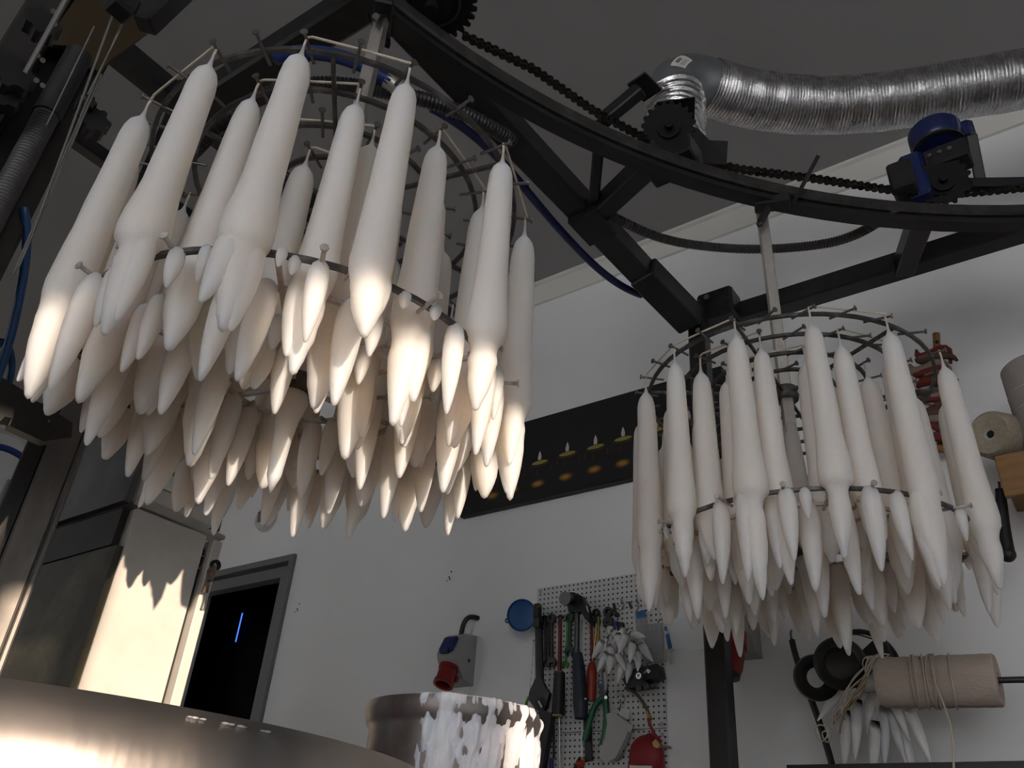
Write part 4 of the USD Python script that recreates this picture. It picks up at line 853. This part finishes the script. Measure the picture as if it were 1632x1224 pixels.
bg = tool("wooden_pegs", "pale wooden sticks hanging below the blue and white pack", "sticks", (985, 560)); wrod("stick", TT((985, 520), (975, 580)), .03, .004, "wick_cotton", bg); wrod("stick", TT((1000, 520), (1018, 600)), .03, .003, "wick_cotton", bg); wrod("stick", TT((965, 515), (1035, 512)), .03, .003, "wick_cotton", bg)
ct_ = tool("cable_ties", "pale blue-grey strips dangling under the candle bundle", "strips", (615, 720)); flat("strip", TT((602, 640), (618, 636), (636, 760), (620, 790), (608, 760)), .085, .002, "conduit_grey", ct_); flat("strip", TT((612, 650), (630, 648), (634, 740), (622, 776)), .089, .002, "plastic_grey", ct_); o = W(*T(592, 712), .085); obj("blue_loop", to(lathe([(.006, -.0012), (.0085, -.0012), (.0085, .0012), (.006, .0012)], 20), o, EX, EZ, -EY), "label_blue", ct_)

# ------------------------------------------------------------------ bundles of small candles: one prototype each, then references
def spindle(L, r, n=14):
    return lathe([(0, 0), (.0012, 0), (.0016, -.02 * L / .1), (r * .45, -.05 * L / .1), (r * .8, -.12 * L), (r, -.32 * L), (r * .97, -.5 * L), (r * .74, -.7 * L), (r * .42, -.86 * L), (r * .16, -.97 * L), (0, -L)], n)
PROTO = {}
def place(name, label, cat, group, o, d, kind, L, r):
    """a small candle hung at o along d; the first of its kind is built, the rest refer to it"""
    d = nz(d); a, b, _ = frame(-d); mtx = np.eye(4); mtx[0, :3], mtx[1, :3], mtx[2, :3], mtx[3, :3] = a, b, -d, np.asarray(o) + OFF
    path = "/World/" + numbered("/World", name); x = UsdGeom.Xform.Define(stage, path); x.AddTransformOp().Set(Gf.Matrix4d(*mtx.ravel().tolist()))
    tag(x.GetPrim(), label, cat, group)
    if kind not in PROTO:
        PROTO[kind] = path; LOC[path] = OFF
        obj("body", spindle(L, r), "wax_thin", path, smooth=True); obj("wick", tube([(0, 0, .012), (0, 0, .004), (0, 0, -.004)], .0010, 5), "wick_cotton", path)
    else:
        x.GetPrim().GetReferences().AddInternalReference(PROTO[kind]); x.GetPrim().SetInstanceable(True)
        tag(x.GetPrim(), label, cat, group)
rb = random.Random(21)
B = [((648, 385), (690, 435), 0), ((600, 470), (560, 535), 1), ((640, 455), (575, 520), 2), ((735, 400), (700, 440), 3), ((760, 405), (850, 470), 4), ((800, 440), (875, 500), 5), ((840, 490), (880, 545), 6), ((700, 430), (720, 520), 7),
     ((650, 500), (720, 735), 8), ((745, 430), (690, 560), 9), ((785, 480), (768, 600), 10), ((822, 525), (818, 630), 11), ((640, 480), (585, 560), 12), ((625, 540), (570, 655), 13), ((690, 490), (650, 580), 14), ((660, 440), (690, 520), 15),
     ((725, 600), (700, 690), 16), ((770, 600), (755, 690), 17), ((610, 500), (640, 590), 18), ((750, 500), (800, 560), 19), ((700, 540), (745, 640), 20), ((655, 560), (640, 650), 21), ((790, 420), (840, 430), 22), ((675, 410), (735, 460), 23)]
tips_ = sorted([i for i in range(len(B)) if B[i][2] not in (4, 8, 11)], key=lambda i: B[i][1][0])
for i, (p, q, k) in enumerate(B):
    dep = .06 + .055 * rb.random() + (.03 if 6 < k < 12 else 0)
    P0, P1 = W(*T(*p), dep), W(*T(*q), dep + rb.uniform(-.01, .02)); L = float(np.linalg.norm(P1 - P0))
    kind = "short" if L < .05 else "long"; d = nz(P1 - P0)
    lab = {8: "long thin white candle sticking down out of the small candle bundle", 11: "short white candle pointing straight down at the bundle's right", 4: "white candle at the right of the bundle, slanting down right"}.get(k)
    if i == 0 or lab: pass
    place("small_candle", lab or f"small white candle in the pegboard bundle, tip {ORD[tips_.index(i)]} from the left", "candle", None if lab else "candles in the pegboard bundle", P0 - d * .016, d, "pegboard", .070, .0112)
# second bundle, under the ear defenders
D2 = [((1335, 1105), (1302, 1150)), ((1372, 1108), (1349, 1157)), ((1388, 1110), (1382, 1170)), ((1366, 1130), (1363, 1213)), ((1409, 1125), (1411, 1224)), ((1418, 1125), (1446, 1224)), ((1430, 1130), (1450, 1182)), ((1445, 1120), (1486, 1224)), ((1350, 1140), (1345, 1230)), ((1395, 1130), (1392, 1250)), ((1430, 1140), (1462, 1250))]
tips2 = sorted(range(len(D2)), key=lambda i: D2[i][1][0])
for i, (p, q) in enumerate(D2):
    y = 1.99 + .05 * rb.random(); P0, P1 = np.array(P(*p, y=y)), np.array(P(*q, y=y)); d = nz(P1 - P0)
    lab = {0: "leftmost white candle of the lower right bunch, pointing at the black strap", 1: "white candle with a string tied round it in the lower right bunch", 7: "rightmost white candle of the lower right bunch, slanting right"}.get(i)
    place("hanging_candle", lab or f"white tapered candle in the bunch below the wick spool, tip {ORD[tips2.index(i)]} from the left", "candle", None if lab else "bunch of candles below the spool", P1 - d * .145, d, "bunch", .145, .0125)

# ------------------------------------------------------------------ right side: red plug, spool, ear defenders, shelf
pgd = thing("wall_plug_socket", "red industrial plug in a grey wall socket right of the black post", "power plug", W(1185, 1040))
q0, q1 = np.array(P(1172, 1010, y=2.06)), np.array(P(1166, 1078, y=2.02))
obj("grey_box", ext([(0, -.075), (.05, -.06), (.085, -.01), (.085, .03), (.06, .09), (0, .095)], .07, W(1183, 1008) - EX * .02, -EY, EZ, EX), "plastic_grey", pgd)
dv = nz(q1 - q0)
obj("plug_body", to(lathe([(0, 0), (.030, 0), (.030, .03), (.033, .032), (.033, .045), (.028, .05), (.026, .10), (.021, .118), (0, .118)], 24), q0, *frame(dv)), "cee_red", pgd)
obj("cable_gland", to(lathe([(0, .112), (.0215, .112), (.021, .126), (.012, .13), (0, .13)], 20), q0, *frame(dv)), "plastic_black", pgd)
M("wick_spool", (.58, .49, .43), .85, col2=(.52, .44, .38), scale=60, bump=.5, bscale=500, stretch=(.25, 1, 1))
M("cork_wood", (.28, .15, .055), .6, col2=(.22, .11, .035), scale=8, stretch=(1, 8, 8))
M("twine_brown", (.30, .21, .12), .9)
SY = 1.93
sp_ = thing("wick_spool", "beige spool of cotton wick on a horizontal steel rod at the lower right", "spool", P(1500, 1090, y=SY))
s0, s1 = np.array(P(1402, 1088, y=SY)), np.array(P(1592, 1084, y=SY)); sx = nz(s1 - s0); sL = np.linalg.norm(s1 - s0)
rs = .051
prof = [(0, 0), (rs * .96, 0), (rs, .004)] + [(rs + .0016 * math.sin(t * 9) * (1 if .3 < t / 6 < .62 else .2), sL * t / 6.4) for t in np.linspace(.3, 6.1, 40)] + [(rs, sL - .004), (rs * .95, sL), (.016, sL), (.015, sL - .012), (0, sL - .012)]
obj("wound_wick", to(lathe(prof, 40), s0, *frame(sx)), "wick_spool", sp_, smooth=40)
for k, (t0, t1) in enumerate(((.27, .37), (.30, .33), (.36, .44), (.47, .53), (.40, .52), (.60, .66), (.50, .46))):
    tt = np.linspace(0, 2 * PI, 40); a, b, c = frame(sx)
    obj("wick_turn", tube(s0 + np.outer(sL * (t0 + (t1 - t0) * (.5 - .5 * np.cos(tt))), c) + (rs + .0028) * (np.outer(np.cos(tt), a) + np.outer(np.sin(tt), b)), .0018, 6, False), "wick_cotton", sp_, smooth=True)
obj("core_tube", to(lathe([(.016, -.03), (.020, -.03), (.020, .005), (.016, .005)], 20), s0, *frame(sx)), "paper_white", sp_)
obj("core_clamp", to(lathe([(0, -.05), (.012, -.05), (.012, -.02), (0, -.02)], 14), s0, *frame(sx)), "tool_chrome", sp_)
obj("axle_rod", cyl(s0 - sx * .07, s1 + sx * .5, .0062, 12), "steel_dark", sp_)
obj("loose_end", tube(spline([s0 + sx * sL * .52 + np.array([0, -rs - .003, .02]), s0 + sx * sL * .535 + np.array([0, -rs - .004, -.03]), P(1513, 1150, y=SY - .04), P(1520, 1224, y=SY - .04), P(1524, 1290, y=SY - .04)], 24), .0022, 7), "wick_cotton", sp_, smooth=True)
ed = thing("ear_defenders", "black ear defenders hanging beside the wick spool", "ear defenders", P(1330, 1060, y=1.97))
ea = np.array(P(1338, 1056, y=1.93)); eb = np.array(P(1299, 1080, y=1.97)); en = nz([.30, -.90, -.30])
cup = [(0, .0), (.036, .0), (.050, .006), (.056, .018), (.055, .030), (.046, .040), (.036, .042), (.030, .034), (.0, .030)]
obj("ear_cup", to(lathe(cup, 32), ea, *frame(en)), "plastic_black", ed, smooth=50)
obj("ear_cup", to(lathe([(.022, 0), (.044, .0), (.051, .012), (.049, .026), (.036, .034), (.026, .030), (.022, .018)], 32), eb, *frame(nz([.45, -.8, -.2]))), "plastic_black", ed, smooth=50)
obj("headband", tube(spline([ea + np.array([.0, .02, .05]), ea + np.array([.05, .05, .075]), ea + np.array([.09, .07, .05]), ea + np.array([.10, .07, -.02])], 18), .006, 8), "plastic_black", ed)
obj("slider", ext([(-.055, -.012), (0, .03), (.012, .02), (.022, -.02), (.018, -.035), (-.012, -.012)], .008, np.array(P(1405, 1035, y=1.98)), EX, EZ, -EY), "plastic_black", ed)
obj("band_wire", tube(spline([P(1347, 1016, y=1.96), P(1365, 1011, y=1.97), P(1390, 1018, y=1.98), P(1408, 1019, y=1.99)], 14), .0018, 6), "tool_darksteel", ed)
st_ = thing("hanging_strap", "flat black strap hanging behind the ear defenders and candle bunch", "strap", P(1300, 1130, y=2.05))
obj("strap", tube(spline([P(1262, 1020, y=2.08), P(1278, 1075, y=2.06), P(1302, 1140, y=2.05), P(1318, 1190, y=2.05), P(1336, 1260, y=2.05)], 16), .0075, 4), "tool_black", st_)
obj("strap_hook", tube([P(1262, 1022, y=2.08), P(1260, 1010, y=2.12), P(1261, 1005, y=2.19)], .003, 6), "tool_darksteel", st_)
tw = thing("tangled_twine", "tangle of beige twine looped between the ear defenders and spool", "twine", P(1390, 1080, y=1.93))
rt = random.Random(5)
for k in range(9):
    pts = [np.array(P(1408 + rt.uniform(-8, 14), 1046 + rt.uniform(-4, 5), y=1.92)), np.array(P(1392 + rt.uniform(-14, 8), 1058 + rt.uniform(-6, 8), y=1.89 + rt.uniform(0, .04))), np.array(P(1372 + rt.uniform(-12, 12), 1085 + rt.uniform(-8, 8), y=1.89)), np.array(P(1348 + rt.uniform(-12, 14), 1120 + rt.uniform(-8, 14), y=1.90)), np.array(P(1330 + rt.uniform(-16, 22), 1150 + rt.uniform(-14, 22), y=1.93))]
    obj("strand", tube(spline(pts, 26), .0017, 6), "twine_brown" if k % 3 == 0 else "wick_cotton", tw, smooth=True)
for k, (x, y, r) in enumerate(((1310, 1168, .016), (1318, 1174, .011), (1352, 1120, .014), (1388, 1062, .02))):
    tt = np.linspace(0, 2 * PI, 30); o = np.array(P(x, y, y=1.91)); obj("loop", tube(o + np.outer(np.cos(tt) * r * .8, EX) + np.outer(np.sin(tt) * r, EZ) + np.outer(np.sin(2 * tt) * .006, EY), .0016, 6, False), "wick_cotton", tw, smooth=True)
wt = thing("worktop", "grey worktop edge along the back wall at the lower right", "worktop", (.4, 2.0, .2))
obj("top", bx((.45, 2.065, .246), (2.2, .27, .026), .003), "steel_dark", wt); obj("front_edge", bx((.45, 1.927, .243), (2.2, .006, .034), .001), "plastic_black", wt)
for x in (-.45, .4, 1.3): obj("leg", bx((x, 2.06, (.233 + ZF) / 2), (.05, .05, .233 - ZF), .003), "black_steel", wt)

sh = thing("shelf", "light brown wooden shelf carrying wick spools at the right edge", "shelf", (.2, 1.98, .77))
obj("board", bx((.40, 2.06, .862), (1.02, .28, .024), .002), "cork_wood", sh); obj("front_panel", bx((.40, 1.918, .826), (1.02, .016, .098), .002), "cork_wood", sh)
obj("bracket", bx((.60, 2.08, .78), (.02, .22, .14), .002), "cork_wood", sh)
cr_ = thing("thread_cone", "beige cross-wound thread roll with a dark core hole on the shelf", "thread roll", P(1576, 705, y=1.99))
M("thread_beige", (.40, .35, .27), .9, col2=(.33, .28, .21), scale=160, bump=.6, bscale=420)
M("thread_grey", (.34, .31, .29), .9, bump=.5, bscale=500)
co_ = np.array(P(1578, 692, y=1.955)); cd = nz([-.42, -.86, -.12])
obj("wound_thread", to(lathe([(.012, 0), (.014, -.002), (.046, -.008), (.0545, .003), (.057, .05), (.052, .10), (.012, .10)], 40), co_, *frame(-cd)), "thread_beige", cr_, smooth=40)
obj("core_ring", to(lathe([(.009, .001), (.0145, -.002), (.0145, .012), (.009, .012)], 20), co_, *frame(-cd)), "plastic_grey", cr_); obj("core_hole", to(lathe([(0, .004), (.0095, .004), (.0095, .02), (0, .02)], 16), co_, *frame(-cd)), "plastic_black", cr_)
bs_ = thing("large_spool", "tall grey-beige upright spool cut by the photo's right edge on the shelf", "spool", (.0, 2.0, .875))
bo = np.array([.017, 1.99, .8745]); obj("wound_thread", to(lathe([(0, 0), (.066, 0), (.070, .01), (.072, .12), (.073, .235), (.066, .242), (.02, .242), (.02, .235), (0, .235)], 40), bo, EX, EY, EZ), "thread_grey", bs_, smooth=40)
obj("thread_line", [to(lathe([(.0725, z), (.0735, z), (.0735, z + .0016), (.0725, z + .0016)], 40), bo, EX, EY, EZ) for z in (.12, .165)], "wick_cotton", bs_)
wh = thing("hand_tool", "hand tool with black rounded grip hanging below the shelf at the right edge", "hand tool", P(1602, 850, y=1.99))
obj("grip", tube(spline([P(1594, 780, y=1.99), P(1597, 815, y=1.99), P(1602, 860, y=1.985), P(1606, 884, y=1.98)], 14), np.linspace(.011, .0155, 14), 14), "tool_black", wh, smooth=50); obj("end_cap", ball(np.array(P(1606, 884, y=1.98)), .0165, 2), "tool_black", wh, smooth=True)
obj("eyelet", tube([P(1594, 782, y=1.99), P(1592, 768, y=1.99)], .003, 6), "tool_chrome", wh)
M("rag_red", (.13, .016, .011), .8); M("rag_brown", (.075, .042, .03), .8); M("rag_pale", (.22, .17, .145), .85)
rgd = thing("red_bundle", "red, brown and pale fabric bundle round a wooden stick behind the right carousel", "fabric bundle", P(1492, 610, y=2.1))
obj("stick", cyl(P(1492, 532, y=2.13), P(1500, 720, y=2.13), .0095, 8), "cork_wood", rgd)
obj("wall_peg", cyl(P(1493, 545, y=2.12), P(1493, 545, y=2.12) * [1, 0, 1] + EY * YB, .005, 8), "tool_darksteel", rgd)
rr_ = random.Random(8); mats_ = ["rag_red", "rag_brown", "rag_pale", "rag_red", "rag_brown"]
for k in range(16):
    y0 = 562 + 9.5 * k; x = 1492 + rr_.uniform(-6, 6)
    pts = [np.array(P(x - 34 + rr_.uniform(-6, 6), y0 + rr_.uniform(-6, 10), y=2.12)), np.array(P(x - 10, y0 + rr_.uniform(-8, 8), y=2.10)), np.array(P(x + 12, y0 + rr_.uniform(-8, 8), y=2.10)), np.array(P(x + 30 + rr_.uniform(-6, 4), y0 + 10 + rr_.uniform(-8, 8), y=2.12))]
    obj("fabric_fold", tube(spline(pts, 12), np.array([.004, .009, .012, .013, .013, .012, .012, .013, .012, .011, .008, .004]) * rr_.uniform(.8, 1.15), 8), mats_[k % 5], rgd, smooth=True)

# left wall: double outlet plate and cable trunking
wp = thing("wall_outlet_plate", "pale double outlet plate on the far left wall beside the grey post", "wall outlet", P(18, 800, x=XL))
wo = np.array(P(22, 800, x=XL + .002)); obj("plate", bx(wo, (.02, .16, .22), .006), "plastic_grey", wp)
for dz_ in (.058, -.052):
    for dy_ in ((-.03, .03) if dz_ > 0 else (0,)): obj("outlet", to(lathe([(.016 if dz_ > 0 else .03, 0), (.021 if dz_ > 0 else .036, 0), (.021 if dz_ > 0 else .036, .004), (.016 if dz_ > 0 else .03, .004)], 20), wo + EX * .0095 + EY * dy_ + EZ * dz_, EY, EZ, EX), "door_grey", wp)
tr = thing("cable_trunking", "thin white cable trunking bending down the far left wall to the outlet", "trunking", P(35, 750, x=XL))
obj("trunk", tube(spline([P(-10, 682, x=XL + .01), P(15, 690, x=XL + .01), P(36, 703, x=XL + .01), P(42, 716, x=XL + .01), P(36, 745, x=XL + .01), P(24, 775, x=XL + .01)], 24), .013, 8), "plastic_white", tr)
gk = tool("rubber_grip", "big black rubber handle hanging under the adjustable wrench head", "tool handle", (260, 1050))
flat("grip", TT((235, 905), (262, 880), (325, 900), (318, 960), (288, 1120), (262, 1300), (165, 1300), (200, 1060)), .055, .024, "tool_black", gk, .004)
flat("grip_edge", TT((232, 912), (240, 905), (196, 1120), (180, 1260), (172, 1260), (190, 1100)), .0795, .001, "tool_darksteel", gk)
